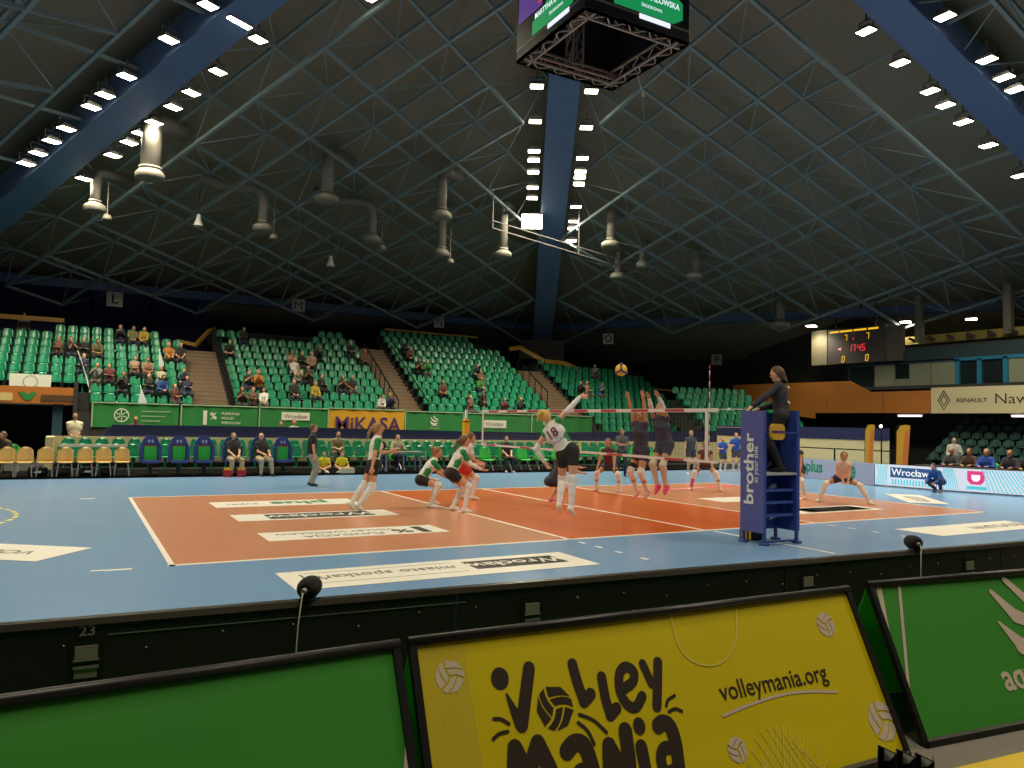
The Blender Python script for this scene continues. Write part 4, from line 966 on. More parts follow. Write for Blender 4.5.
for z in (0.45, 0.66, 0.86): b = MB(); b.box((-0.37, -6.2, z), (0.36, -6.08, z+0.035)); obj('rung', b, PADB, t)
b = MB(); b.box((-0.38, -6.24, 1.13), (0.36, -5.83, 1.165)); obj('platform', b, mat('grey_platform', (0.35, 0.35, 0.34), 0.6), t)
for x in (-0.38, 0.38):
    for y in (-6.22, -5.78): b = MB(); b.bar((x, y, 0.0), (x, y, 2.1), 0.045); b.rbox((x, y, 0.02), (0.09, 0.14, 0.04), 0.01); obj('leg', b, PADB, t)
for z in (0.05,): b = MB(); b.bar((-0.38, -6.22, z), (0.38, -6.22, z), 0.03); obj('brace', b, PADB, t)
b = MB(); b.bar((-0.38, -6.26, 1.83), (0.38, -6.26, 1.83), 0.025); obj('back_strap', b, PADB, t)
b = MB(); b.rbox((-0.17, -6.29, 1.84), (0.31, 0.06, 0.26), 0.08); bk = obj('back_cushion', b, mat('ochre_cushion', (0.55, 0.30, 0.02), 0.6), t)
b = MB(); b.box((-0.32, -6.325, 1.82), (-0.02, -6.318, 1.86)); obj('purple_stripe', b, PURPLE, bk)

# ------------------------------------------------------------------ barrier and advertising boards in the foreground
bx0, by0, bx1, by1 = -18.0, -10.66, 1.5, -11.66
rzb = math.atan2(by1-by0, bx1-bx0); LB = math.hypot(bx1-bx0, by1-by0)
t = thing('barrier', 'long black barrier wall between the ad boards and the blue floor', 'barrier', (bx0, by0, 0), rzb)
b = MB()
n = 8
for i in range(n): b.box((LB*i/n, -0.08, 0.02), (LB*(i+1)/n-0.012, -0.02, 0.955))
obj('wall_panel', b, BLACKP, t)
b = MB(); b.add([(0,-0.09,0.945),(LB,-0.09,0.945),(LB,-0.075,0.972),(0,-0.075,0.972),(0,0.0,0.945),(LB,0.0,0.945),(LB,-0.02,0.972),(0,-0.02,0.972)], [(0,1,2,3),(3,2,6,7),(7,6,5,4),(4,5,1,0),(0,3,7,4),(1,5,6,2)]); obj('top_rail', b, mat('worn_dark_rail', (0.045, 0.04, 0.03), 0.28, 0.3, noise=0.3, nscale=3), t)
b = MB()
for i in range(60): b.sphere((0.3+i*0.33, -0.082, 0.86 if i % 3 else 0.82), 0.006, 6, 4)
o_ = obj('screw_head', b, STEEL, t); o_['kind'] = 'stuff'
def barrier_x(x): return (x-bx0)/math.cos(rzb)
PALEM = mat('pale_bracket', (0.28, 0.27, 0.20), 0.6)
for x in (-10.03, -7.79, -5.6, -3.8):
    u = barrier_x(x); b = MB(); b.box((u-0.07, -0.086, 0.02), (u+0.07, -0.08, 0.89)); sl = obj('bracket_slot', b, BLACKM, t)
    b = MB(); b.box((u-0.045, -0.093, 0.80), (u+0.045, -0.086, 0.855)); obj('plate', b, PALEM, sl)
    b = MB(); b.box((u-0.045, -0.093, 0.715), (u+0.045, -0.086, 0.755)); obj('plate', b, PALEM, sl)
    b = MB(); b.box((u-0.05, -0.1, 0.79), (u+0.05, -0.086, 0.797)); b.box((u-0.05, -0.1, 0.757), (u+0.05, -0.086, 0.768)); obj('hinge', b, STEEL, sl)
text('23', (barrier_x(-10.03), -0.082, 0.918), XR, ZU, 0.062, mat('grey_stencil', (0.30, 0.30, 0.28), 0.7, noise=0.2), t, 0.01, xs=1.1)
b = MB(); b.box((barrier_x(-9.95), -0.084, 0.892), (barrier_x(-8.2), -0.08, 0.896)); obj('groove', b, STEEL, t)

def ad_board(name, label, p, q, h0, m, lean=0.42):
    """A-frame advertising board; local frame: x along the top edge, front face leaning towards the spectators"""
    p = Vector(p); q = Vector(q); d = q-p; L = math.hypot(d.x, d.y); rz = math.atan2(d.y, d.x)
    t = thing(name, label, 'advertising board', (p.x, p.y, 0), rz, 'A-frame ad boards along the barrier')
    up = Vector((0, lean, h0)).normalized(); SL = math.hypot(lean, h0); org = Vector((0, -lean, 0.0)); n = Vector((1, 0, 0)).cross(up)
    b = MB(); nx, nz = 40, 14
    F = []
    for j in range(nz+1):
        for i in range(nx+1):
            x = L*i/nx; s = SL*j/nz; u = i/nx; v = j/nz
            wv = 0.010*math.sin(9*v+3*u+1.3*math.sin(5*u))*math.sin(math.pi*u)*(0.4+0.6*v)+0.006*math.sin(21*v+7*u)*math.sin(math.pi*u)
            wv = min(wv, 0.0)*0.25-0.0008
            F.append(org+Vector((x, 0, 0))+up*s+n*wv)
    W = nx+1; fs = [(j*W+i, j*W+i+1, (j+1)*W+i+1, (j+1)*W+i) for j in range(nz) for i in range(nx)]
    Bk = [v-n*0.02 for v in F]; o = len(F); fs2 = [(o+a, o+d_, o+c, o+b_) for a, b_, c, d_ in fs]
    b.add(F+Bk, fs+fs2, True); face = obj('front_sheet', b, m, t)
    b = MB()
    b.bar(org, org+up*SL, 0.035, 0.035); b.bar(org+Vector((L, 0, 0)), org+Vector((L, 0, 0))+up*SL, 0.035, 0.035)
    b.tube([org+up*SL+Vector((-0.02, 0, 0.008)), org+up*SL+Vector((L+0.02, 0, 0.008))], 0.024, 8); b.bar(org+Vector((0, 0, 0.02)), org+Vector((L, 0, 0.02)), 0.04)
    obj('frame', b, BLACKM, t)
    b = MB(); o2 = Vector((0, 0.36, 0.0)); u2 = Vector((0, -0.36, h0))
    b.add([o2, o2+Vector((L, 0, 0)), o2+Vector((L, 0, 0))+u2, o2+u2, o2+Vector((0, 0.02, 0)), o2+Vector((L, 0.02, 0)), o2+Vector((L, 0.02, 0))+u2, o2+u2+Vector((0, 0.02, 0))],
          [(0,1,2,3), (5,4,7,6), (1,5,6,2), (4,0,3,7), (3,2,6,7)]); obj('rear_sheet', b, GREENR, t)
    return t, L, SL, org, up, face
GREENF = mat('green_vinyl', (0.042, 0.25, 0.030), 0.42, noise=0.12, nscale=1.2)
GREENR = mat('green_mesh_vinyl', (0.04, 0.26, 0.03), 0.5, noise=0.1); GREENR.node_tree.nodes['Principled BSDF'].inputs['Subsurface Weight'].default_value = 0.0
_tr = GREENR.node_tree.nodes.new('ShaderNodeBsdfTranslucent'); _tr.inputs[0].default_value = (0.10, 0.5, 0.06, 1); _mx = GREENR.node_tree.nodes.new('ShaderNodeMixShader'); _mx.inputs[0].default_value = 0.5
GREENR.node_tree.links.new(GREENR.node_tree.nodes['Principled BSDF'].outputs[0], _mx.inputs[1]); GREENR.node_tree.links.new(_tr.outputs[0], _mx.inputs[2]); GREENR.node_tree.links.new(_mx.outputs[0], GREENR.node_tree.nodes['Material Output'].inputs[0])
YELLOWF = mat('yellow_vinyl', (0.58, 0.48, 0.004), 0.42, noise=0.06, nscale=1.5)
INKB = mat('dark_brown_print', (0.028, 0.018, 0.012), 0.5, noise=0)
PINKW = mat('pale_print', (0.55, 0.46, 0.42), 0.55, noise=0)
t, L, SL, org, up, face = ad_board('ad_board', 'yellow ad board with bubbly dark lettering in the centre foreground', (-8.747, -11.79, 0), (-5.83, -11.86, 0), 0.874, YELLOWF)
def P0_(): return org
YB = dict(t=t, L=L, SL=SL, org=org, up=up, face=face)
t, L, SL, org, up, face = ad_board('ad_board', 'plain green ad board at the left, with white corner stripes by the yellow board', (-11.85, -11.93, 0), (-8.83, -11.80, 0), 0.874, GREENF)
b = MB()
plate(b, org, XR, up, [(L-0.16, 0.0), (L-0.12, 0.0), (L-0.02, 0.42), (L-0.02, 0.56)], 0.004); plate(b, org, XR, up, [(L-0.10, 0.0), (L-0.01, 0.0), (L-0.01, 0.36)], 0.004); obj('corner_stripe', b, PINKW, face)
t, L, SL, org, up, face = ad_board('ad_board', 'green ad board with a pale wave emblem cut by the right frame edge', (-5.55, -11.82, 0), (-2.6, -12.17, 0), 0.874, GREENF)
b = MB()
plate(b, org, XR, up, [(0.022, 0.36), (0.024, 0.30), (0.275, SL-0.015), (0.25, SL-0.015)], 0.0012); plate(b, org, XR, up, [(0.022, 0.74), (0.022, 0.62), (0.10, SL-0.015), (0.055, SL-0.015)], 0.0012); plate(b, org, XR, up, [(0.02, 0.88), (0.02, 0.80), (0.038, SL-0.015), (0.022, SL-0.015)], 0.0012)
obj('corner_stripe', b, PINKW, face)
b = MB(); wave(b, org+Vector((1.36, 0, 0))+up*0.62, Vector(XR), up, 0.62); obj('wave_emblem', b, PINKW, face)
text('aquapark', org+Vector((0.86, 0, 0))+up*0.30, XR, up, 0.24, PINKW, face, 0.02, align='LEFT', lift=0.002, thick=0.0004)
text('W R O C Ł A W', org+Vector((0.98, 0, 0))+up*0.13, XR, up, 0.10, PINKW, face, 0.0, align='LEFT', lift=0.002, thick=0.0004)

# lettering and emblems of the yellow board (board coordinates: metres along the top edge, metres up the face)
org, up, SL, face = YB['org'], YB['up'], YB['SL'], YB['face']
def bstroke(path, wd, name='letter', lift=0.0012, m=None, more=()):
    b = MB(); stroke(b, org, XR, up, path, wd, lift)
    for p2, w2 in more: stroke(b, org, XR, up, p2, w2, lift)
    return obj(name, b, m or INKB, face)
def smooth(path, n=4):
    P = [Vector((*p, 0)) for p in path]; P = [P[0]*2-P[1]]+P+[P[-1]*2-P[-2]]; out = []
    for i in range(1, len(P)-2):
        for k in range(n):
            t_ = k/n; a, b_, c, d_ = P[i-1:i+3]
            q = 0.5*((2*b_)+(c-a)*t_+(2*a-5*b_+4*c-d_)*t_*t_+(3*b_-a-3*c+d_)*t_**3); out.append((q.x, q.y))
    out.append((P[-2].x, P[-2].y)); return out
b = MB(); disc(b, org, XR, up, (0.411, 0.764), 0.046, 0.0012, 20, 0.05); obj('letter_dot', b, INKB, face)
bstroke([(0.432, 0.69), (0.450, 0.63), (0.475, 0.56), (0.482, 0.55)], [0.012, 0.035, 0.06, 0.062], more=[([(0.573, 0.79), (0.482, 0.55)], 0.064)])
b = MB(); ball_icon(b, org, XR, up, (0.672, 0.598), 0.103, 20, 0.0012); obj('letter_ball', b, INKB, face)
bstroke(smooth([(0.816, 0.779), (0.823, 0.693), (0.838, 0.605)]), 0.056, more=[([(0.838, 0.602), (0.884, 0.63)], 0.058)])
bstroke(smooth([(0.968, 0.699), (0.963, 0.605), (0.970, 0.52)]), 0.054, more=[([(0.970, 0.52), (1.015, 0.546)], 0.056)])
bstroke(smooth([(1.07, 0.625), (1.145, 0.652), (1.165, 0.70), (1.125, 0.728), (1.078, 0.70), (1.057, 0.621), (1.082, 0.553), (1.130, 0.535), (1.182, 0.578)]), 0.052)
bstroke([(1.233, 0.729), (1.258, 0.63)], 0.048, more=[(smooth([(1.331, 0.725), (1.290, 0.61), (1.256, 0.52)]), 0.056)])
for p in ([(0.346, 0.597), (0.382, 0.590), (0.418, 0.565)], [(0.328, 0.516), (0.363, 0.532), (0.405, 0.534)], [(0.797, 0.549), (0.867, 0.513), (0.927, 0.45)], [(0.781, 0.515), (0.823, 0.473), (0.845, 0.411)], [(1.314, 0.514), (1.335, 0.539), (1.383, 0.554)], [(1.321, 0.485), (1.366, 0.492), (1.403, 0.475)]):
    bstroke(smooth(p), 0.016, 'motion_line')
bstroke([(0.427, 0.462), (0.405, 0.36), (0.372, 0.25), (0.35, 0.2)], [0.075, 0.08, 0.085, 0.085], more=[([(0.427, 0.462), (0.470, 0.345)], 0.075), ([(0.547, 0.463), (0.470, 0.345)], 0.075), ([(0.547, 0.463), (0.58, 0.36), (0.62, 0.2)], [0.075, 0.08, 0.085])])
bstroke(smooth([(0.690, 0.405), (0.735, 0.432), (0.783, 0.42), (0.803, 0.36), (0.808, 0.27), (0.80, 0.19)]), 0.078, more=[(smooth([(0.80, 0.31), (0.735, 0.312), (0.702, 0.265), (0.725, 0.205), (0.80, 0.22)]), 0.062)])
bstroke([(0.925, 0.39), (0.90, 0.29), (0.872, 0.18)], 0.078, more=[([(0.925, 0.39), (1.0, 0.2)], 0.075), ([(1.035, 0.44), (1.02, 0.32), (0.995, 0.19)], 0.078)])
b = MB(); disc(b, org, XR, up, (1.122, 0.448), 0.036, 0.0012, 18, 0.04); obj('letter_dot', b, INKB, face)
bstroke([(1.105, 0.355), (1.101, 0.28), (1.092, 0.17)], 0.07)
bstroke(smooth([(1.235, 0.432), (1.268, 0.442), (1.305, 0.42), (1.315, 0.35), (1.302, 0.26), (1.275, 0.14)]), 0.076, more=[(smooth([(1.30, 0.318), (1.238, 0.328), (1.203, 0.285), (1.212, 0.225), (1.275, 0.225)]), 0.06)])
for (c, r_, rot) in (((0.162, 0.805), 0.075, 15), ((2.634, 0.786), 0.075, 50), ((2.815, 0.215), 0.115, 10), ((1.69, 0.245), 0.065, 60)):
    b = MB(); ball_icon(b, org, XR, up, c, r_, rot, 0.0012)
    for v in b.v: pass
    obj('ball_emblem', b, PINKW, face)
text('volleymania.org', org+Vector((2.09, 0, 0))+up*0.525, XR, up, 0.135, INKB, face, 0.006, lift=0.0015, xs=0.97, thick=0.0004)
PALEY = mat('pale_yellow_print', (0.66, 0.57, 0.13), 0.5, noise=0)
bstroke(smooth([(1.662, 0.414), (1.856, 0.44), (2.112, 0.457), (2.323, 0.445), (2.529, 0.414)]), 0.014, 'swoosh', m=PINKW)
bstroke(smooth([(1.496, 0.96), (1.492, 0.791), (1.56, 0.70), (1.68, 0.665), (1.80, 0.69), (1.90, 0.78), (1.974, 0.955)]), 0.007, 'thin_arc', m=PALEY)
b = MB()
for i in range(22):
    x = 0.03+0.0105*i; stroke(b, org, XR, up, [(x+0.01, 0.02), (x, 0.94)], 0.002, 0.0012)
o_ = obj('hatching', b, PALEY, face)
b = MB()
for i in range(11):
    stroke(b, org, XR, up, [(1.68+0.05*i, 0.02), (1.68+0.05*i+0.12, 0.02+0.30*math.sin(math.pi*(i+1)/12))], 0.004, 0.0012); stroke(b, org, XR, up, [(1.80+0.05*i, 0.02), (1.80+0.05*i-0.12, 0.02+0.30*math.sin(math.pi*(i+1)/12))], 0.004, 0.0012)
obj('net_pattern', b, PALEY, face)
b = MB(); b.bar((-6.6, -12.50, 0.0), (-2.0, -12.95, 0.0), 0.2, 0.004); struct('trim_7', b, mat('yellow_edge_paint', (0.65, 0.45, 0.03), 0.6), 'yellow floor edge strip')

# microphones on the barrier
FOAM = mat('black_foam', (0.012, 0.012, 0.012), 0.95, noise=0.3, nscale=30)
for (x, lab, s) in ((-9.06, 'black foam microphone with a hanging pale cable on the barrier, left one', 1), (-4.42, 'black foam microphone on the barrier above the right green board', 1)):
    u = barrier_x(x); y = by0+(by1-by0)*(u/LB)
    t = thing('microphone', lab, 'microphone', (x, y-0.05, 0.972), rzb-0.5, 'microphones on the barrier')
    b = MB(); b.tube([(0, 0.10, 0.055), (0, 0.08, 0.055), (0, 0.04, 0.055), (0, -0.02, 0.055), (0, -0.05, 0.055)], [0.022, 0.05, 0.056, 0.054, 0.03], 14); obj('foam_shield', b, FOAM, t)
    b = MB(); b.tube([(0, -0.05, 0.055), (0, -0.09, 0.055)], 0.014, 8); obj('body', b, STEEL, t)
    b = MB(); b.bar((0, 0.0, 0.05), (0, 0.0, 0.0), 0.02); b.box((-0.03, -0.05, -0.0), (0.03, 0.05, 0.012)); obj('clamp', b, BLACKM, t)
    b = MB(); b.tube([(0, -0.085, 0.055), (0.0, -0.10, 0.03), (-0.01, -0.115, -0.1), (-0.015, -0.12, -0.25), (-0.03, -0.125, -0.45), (-0.035, -0.13, -0.6)], 0.0035, 6); obj('cable', b, WHITEP, t)
# folded fan clapper at the lower right, leaning on the spectators' ledge
b = MB(); b.box((-8.78, -14.30, 0.0), (-8.42, -14.02, 1.08)); b.box((-8.80, -14.32, 1.08), (-8.40, -14.0, 1.10)); struct('trim_8', b, DARK, 'ledge in front of the spectators')
t = thing('paper_clapper', 'black pleated paper clapper with pale edges on the ledge, lower right', 'clapper', (-8.61, -14.10, 1.10), R_(-25))
b = MB(); edges = []
n = 7
for i in range(n):
    xa = -0.06+0.02*i; ya = 0.035 if i % 2 else 0.0; xb = xa+0.02; yb = 0.0 if i % 2 else 0.035
    za, zb = 0.135-0.004*i, 0.135-0.004*(i+1)
    b.add([(xa, ya, 0), (xb, yb, 0), (xb, yb, zb), (xa, ya, za), (xa, ya+0.003, 0), (xb, yb+0.003, 0), (xb, yb+0.003, zb), (xa, ya+0.003, za)], [(0,1,2,3), (5,4,7,6), (3,2,6,7), (0,4,5,1), (0,3,7,4), (1,5,6,2)])
    if i % 2: edges.append(MB()); edges[-1].add([(xa+0.002, ya-0.002, za*0.75), (xa+0.012, yb+0.012, zb*0.86), (xa+0.017, yb+0.002, zb*0.99), (xa+0.002, ya-0.002, za*0.98)], [(0,1,2,3), (3,2,1,0)])
obj('pleats', b, mat('black_card', (0.012, 0.011, 0.016), 0.5), t)
for e in edges: obj('pale_edge', e, WHITEP, t)

# bags under the beige chairs, number paddle
BAGM = mat('black_bag_cloth', (0.012, 0.012, 0.014), 0.7, noise=0.2)
for i, (x, l) in enumerate(((-11.05, 0.5), (-10.45, 0.44), (-9.8, 0.42), (-9.25, 0.46))):
    t = thing('sports_bag', 'black sports bag under the beige chairs, %s from the left' % ORD[i], 'bag', (x, 11.0, 0.06), group='bags under the beige chairs')
    b = MB(); b.tube([(-l/2, 0, 0.13), (-l/2+0.04, 0, 0.13), (l/2-0.04, 0, 0.13), (l/2, 0, 0.13)], [0.08, 0.13, 0.13, 0.08], 12); obj('body', b, BAGM, t)
    b = MB(); b.tube([(-0.1, -0.08, 0.2), (-0.06, -0.1, 0.29), (0.06, -0.1, 0.29), (0.1, -0.08, 0.2)], 0.012, 6); obj('handle', b, BAGM, t)
    if i in (0, 2): b = MB(); plate(b, (0, -0.128, 0.13), XR, ZU, [(-0.1, -0.025), (0.08, -0.035), (0.1, 0.02), (-0.04, 0.035)]); obj('white_mark', b, WHITEP, t)
t = thing('number_paddle', 'yellow number board with a dark figure by the right bench, beside the red jersey', 'board', (7.35, 10.45, 0), R_(20))
b = MB(); b.rbox((0, 0, 0.92), (0.52, 0.03, 0.40), 0.06); obj('panel', b, mat('yellow_paddle', (0.62, 0.46, 0.08), 0.6), t)
text('1', (0.02, -0.015, 0.92), XR, ZU, 0.36, BLACK_INK, t, 0.02, 'figure'); b = MB(); b.bar((0, 0.02, 0), (0, 0.02, 0.75), 0.04); b.bar((-0.18, 0.02, 0.02), (0.18, 0.02, 0.02), 0.04); obj('stand', b, BLACKM, t)

# ------------------------------------------------------------------ people: one continuous skin surface per body, clothing and hair as parts
class Sdf:
    """smooth union of tapered capsules and ellipsoids, meshed as one surface"""
    def __init__(self): self.p = []
    def cap(self, a, b, ra, rb=None, k=0.02, flat=None, ff=1.0, tag=0):
        self.p.append(('c', np.array(a, float), np.array(b, float), ra, ra if rb is None else rb, k, None if flat is None else np.array(flat, float), ff, tag)); return self
    def ell(self, c, axes, rad, k=0.02, tag=0):
        self.p.append(('e', np.array(c, float), np.array(axes, float), np.array(rad, float), None, k, None, 1.0, tag)); return self
    def dist(self, q, P):
        if q[0] == 'c':
            _, a, b, ra, rb, k, fl, ff, _ = q
            if fl is not None:
                P = P+fl*((P-a)@fl)[..., None]*(1/ff-1); b = b+fl*((b-a)@fl)*(1/ff-1)
            ba = b-a; L2 = ba@ba; h = np.clip(((P-a)@ba)/(L2 if L2 > 1e-12 else 1), 0, 1)
            d = np.linalg.norm(P-a-h[..., None]*ba, axis=-1)-(ra+(rb-ra)*h)
            return d*(min(1, ff) if fl is not None else 1)
        _, c, A, r, _, k, _, _, _ = q
        L = (P-c)@A.T; n = np.linalg.norm(L/r, axis=-1); g = np.linalg.norm(L/(r*r), axis=-1)+1e-9
        return n*(n-1)/g
    def bounds(self, q):
        if q[0] == 'c':
            r = max(q[3], q[4]); return np.minimum(q[1], q[2])-r, np.maximum(q[1], q[2])+r
        r = max(q[3]); return q[1]-r, q[1]+r
    def mesh(self, h, cuts=()):
        """cuts: (point, normal) half-spaces to keep (inside where (x-p).n < 0)"""
        lo = np.min([self.bounds(q)[0] for q in self.p], 0)-3*h; hi = np.max([self.bounds(q)[1] for q in self.p], 0)+3*h
        n = np.ceil((hi-lo)/h).astype(int)+1
        F = np.full(n, 0.2); T = np.zeros(n, np.int8); best = np.full(n, 9.0)
        ax = [lo[i]+h*np.arange(n[i]) for i in range(3)]
        for q in self.p:
            a, b = self.bounds(q); pad = 0.05+2*h
            i0 = np.maximum(((a-pad-lo)/h).astype(int), 0); i1 = np.minimum(((b+pad-lo)/h).astype(int)+2, n)
            sl = tuple(slice(i0[j], i1[j]) for j in range(3))
            P = np.stack(np.meshgrid(*[ax[j][sl[j]] for j in range(3)], indexing='ij'), -1)
            d = self.dist(q, P); f = F[sl]; k = q[5]
            w_ = np.maximum(k-np.abs(f-d), 0)/k if k > 0 else 0
            F[sl] = np.minimum(f, d)-w_*w_*k*0.25
            bb = best[sl]; m = d < bb; bb[m] = d[m]; T[sl][m] = q[8]
        if cuts:
            P = np.stack(np.meshgrid(*ax, indexing='ij'), -1)
            for c, nn in cuts: F = np.maximum(F, (P-np.array(c))@np.array(nn))
        return nets(F, lo, h, T)
def nets(F, lo, h, T):
    S = F < 0; n = np.array(F.shape)-1
    c = sum(S[i:n[0]+i, j:n[1]+j, k:n[2]+k].astype(np.int8) for i in (0,1) for j in (0,1) for k in (0,1))
    act = (c > 0) & (c < 8); idx = np.argwhere(act); M = np.full(act.shape, -1, int); M[act] = np.arange(len(idx))
    acc = np.zeros((len(idx), 3)); cnt = np.zeros(len(idx))
    E_ = [(a, b) for a in np.ndindex(2,2,2) for b in np.ndindex(2,2,2) if sum(b)-sum(a) == 1 and all(x <= y for x, y in zip(a, b))]
    for a, b in E_:
        a = np.array(a); b = np.array(b); ia = idx+a; ib = idx+b
        fa = F[tuple(ia.T)]; fb = F[tuple(ib.T)]; x = (fa < 0) != (fb < 0); t = np.where(x, fa/np.where(fa-fb == 0, 1, fa-fb), 0)
        acc += np.where(x[:, None], a+t[:, None]*(b-a), 0); cnt += x
    V = lo+h*(idx+acc/cnt[:, None]); faces = []; tags = []
    for ax_ in range(3):
        o1, o2 = [(1, 2), (2, 0), (0, 1)][ax_]
        d = np.zeros(3, int); d[ax_] = 1; u = np.zeros(3, int); u[o1] = 1; v = np.zeros(3, int); v[o2] = 1
        A = S[tuple(slice(0, S.shape[i]-d[i]) for i in range(3))]; B = S[tuple(slice(d[i], S.shape[i]) for i in range(3))]
        for sgn, mk in ((1, A & ~B), (-1, ~A & B)):
            e = np.argwhere(mk); e = e[(e[:, o1] > 0) & (e[:, o2] > 0) & (e[:, o1] < S.shape[o1]-1) & (e[:, o2] < S.shape[o2]-1)]
            if len(e) == 0: continue
            q = np.stack([M[tuple((e-u-v).T)], M[tuple((e-v).T)], M[tuple(e.T)], M[tuple((e-u).T)]], 1)
            if sgn < 0: q = q[:, ::-1]
            faces.append(q); tags.append(T[tuple(e.T)])
    return V, np.concatenate(faces), np.concatenate(tags)
def sdf_mesh(name, sdf, h, cuts=()):
    V, Fc, tg = sdf.mesh(h, cuts)
    me = bpy.data.meshes.new(name); me.from_pydata(V.tolist(), [], Fc.tolist()); me.update()
    me.polygons.foreach_set('material_index', tg.astype(np.int32)); me.polygons.foreach_set('use_smooth', [True]*len(Fc))
    return me
def vec(*a): return np.array(a, float)
def nrm(v): v = np.array(v, float); return v/(np.linalg.norm(v)+1e-9)
def ik(a, c, l1, l2, pole):
    d = c-a; L = np.linalg.norm(d); m = (l1+l2)*0.999
    if L > m: c = a+d/L*m; L = m; d = c-a
    u = d/L; x = (l1*l1-l2*l2+L*L)/(2*L); y = math.sqrt(max(l1*l1-x*x, 0)); p = np.array(pole, float); p = p-u*(p@u); p = nrm(p)
    return a+u*x+p*y, c
SKINS = {'fair': mat('fair_skin', (0.62, 0.34, 0.22), 0.5, noise=0.04), 'tan': mat('tan_skin', (0.50, 0.24, 0.13), 0.5, noise=0.04), 'brown': mat('brown_skin', (0.30, 0.14, 0.08), 0.5, noise=0.04)}
LIPS = mat('lips', (0.42, 0.10, 0.09), 0.5, noise=0)
EYEM = mat('eye_dark', (0.03, 0.02, 0.02), 0.3, noise=0)
CL = {}
def cloth(rgb):
    k = 'cloth_%02d_%02d_%02d' % tuple(int(c*99) for c in rgb); return mat(k, rgb, 0.8, noise=0.12, nscale=8)

def skeleton(P):
    """joints in the person's own frame: X right, Y forward, Z up"""
    s = P.get('h', 1.75)/1.75; fem = P.get('fem', False)
    J = {'s': s, 'fem': fem}; pel = vec(*P['pel']); lf, ls, tw = [R_(a) for a in P.get('lean', (0, 0, 0))]
    U = nrm(vec(math.sin(ls), math.sin(lf), math.cos(lf)*math.cos(ls))); Rt = nrm(vec(math.cos(tw), math.sin(tw), 0)-U*(vec(math.cos(tw), math.sin(tw), 0)@U)); Fw = np.cross(U, Rt)
    pr = nrm(vec(1, 0, 0)*0.6+Rt*0.4); J.update(pel=pel, U=U, Rt=Rt, Fw=Fw)
    bend = R_(P.get('hunch', 0)); U2 = nrm(U*math.cos(bend)+Fw*math.sin(bend)); F2 = np.cross(U2, Rt); J.update(U2=U2, F2=F2)
    J['waist'] = pel+U*0.16*s; J['chest'] = J['waist']+U2*0.17*s; J['shl'] = J['waist']+U2*0.315*s; J['neck'] = J['waist']+U2*0.36*s
    hp, hyaw, hr = [R_(a) for a in P.get('head', (0, 0, 0))]
    Uh = nrm(U2*0.5+vec(0, 0, 1)*0.5); fy = nrm(F2-Uh*(F2@Uh)); rx = np.cross(fy, Uh)
    f1 = fy*math.cos(hyaw)+rx*math.sin(hyaw); r1 = np.cross(f1, Uh); f2 = f1*math.cos(hp)+Uh*math.sin(hp); u2 = np.cross(r1, f2); u3 = u2*math.cos(hr)+r1*math.sin(hr); r3 = np.cross(f2, u3)
    J['hf'], J['hu'], J['hr'] = f2, u3, r3; J['head'] = J['neck']+Uh*0.075*s+u3*0.075*s+f2*0.02*s
    sw = (0.150 if fem else 0.175)*s
    for i, sd in enumerate((-1, 1)):
        a = J['shl']+Rt*sd*sw-U2*0.03*s; rs = P.get('raise', (0, 0))[i]; a = a+U2*0.05*rs*s
        hd = vec(*P['hands'][i]); pole = P.get('epole', ((-0.6, -1, -0.3), (0.6, -1, -0.3)))[i]
        el, wr = ik(a, hd, 0.285*s, 0.255*s, pole); J['sh%d' % i], J['el%d' % i], J['wr%d' % i] = a, el, wr
        hip = pel+pr*sd*0.088*s-U*0.03*s; ft = vec(*P['feet'][i]); pole = P.get('kpole', ((-0.15, 1, 0.1), (0.15, 1, 0.1)))[i]
        kn, an = ik(hip, ft, 0.435*s, 0.425*s, pole); J['hip%d' % i], J['kn%d' % i], J['an%d' % i] = hip, kn, an
        ty, tp = P.get('toe', ((-8, -5), (8, -5)))[i]; ty, tp = R_(ty), R_(tp); J['toe%d' % i] = nrm(vec(math.sin(ty)*math.cos(tp), math.cos(ty)*math.cos(tp), math.sin(tp)))
    return J
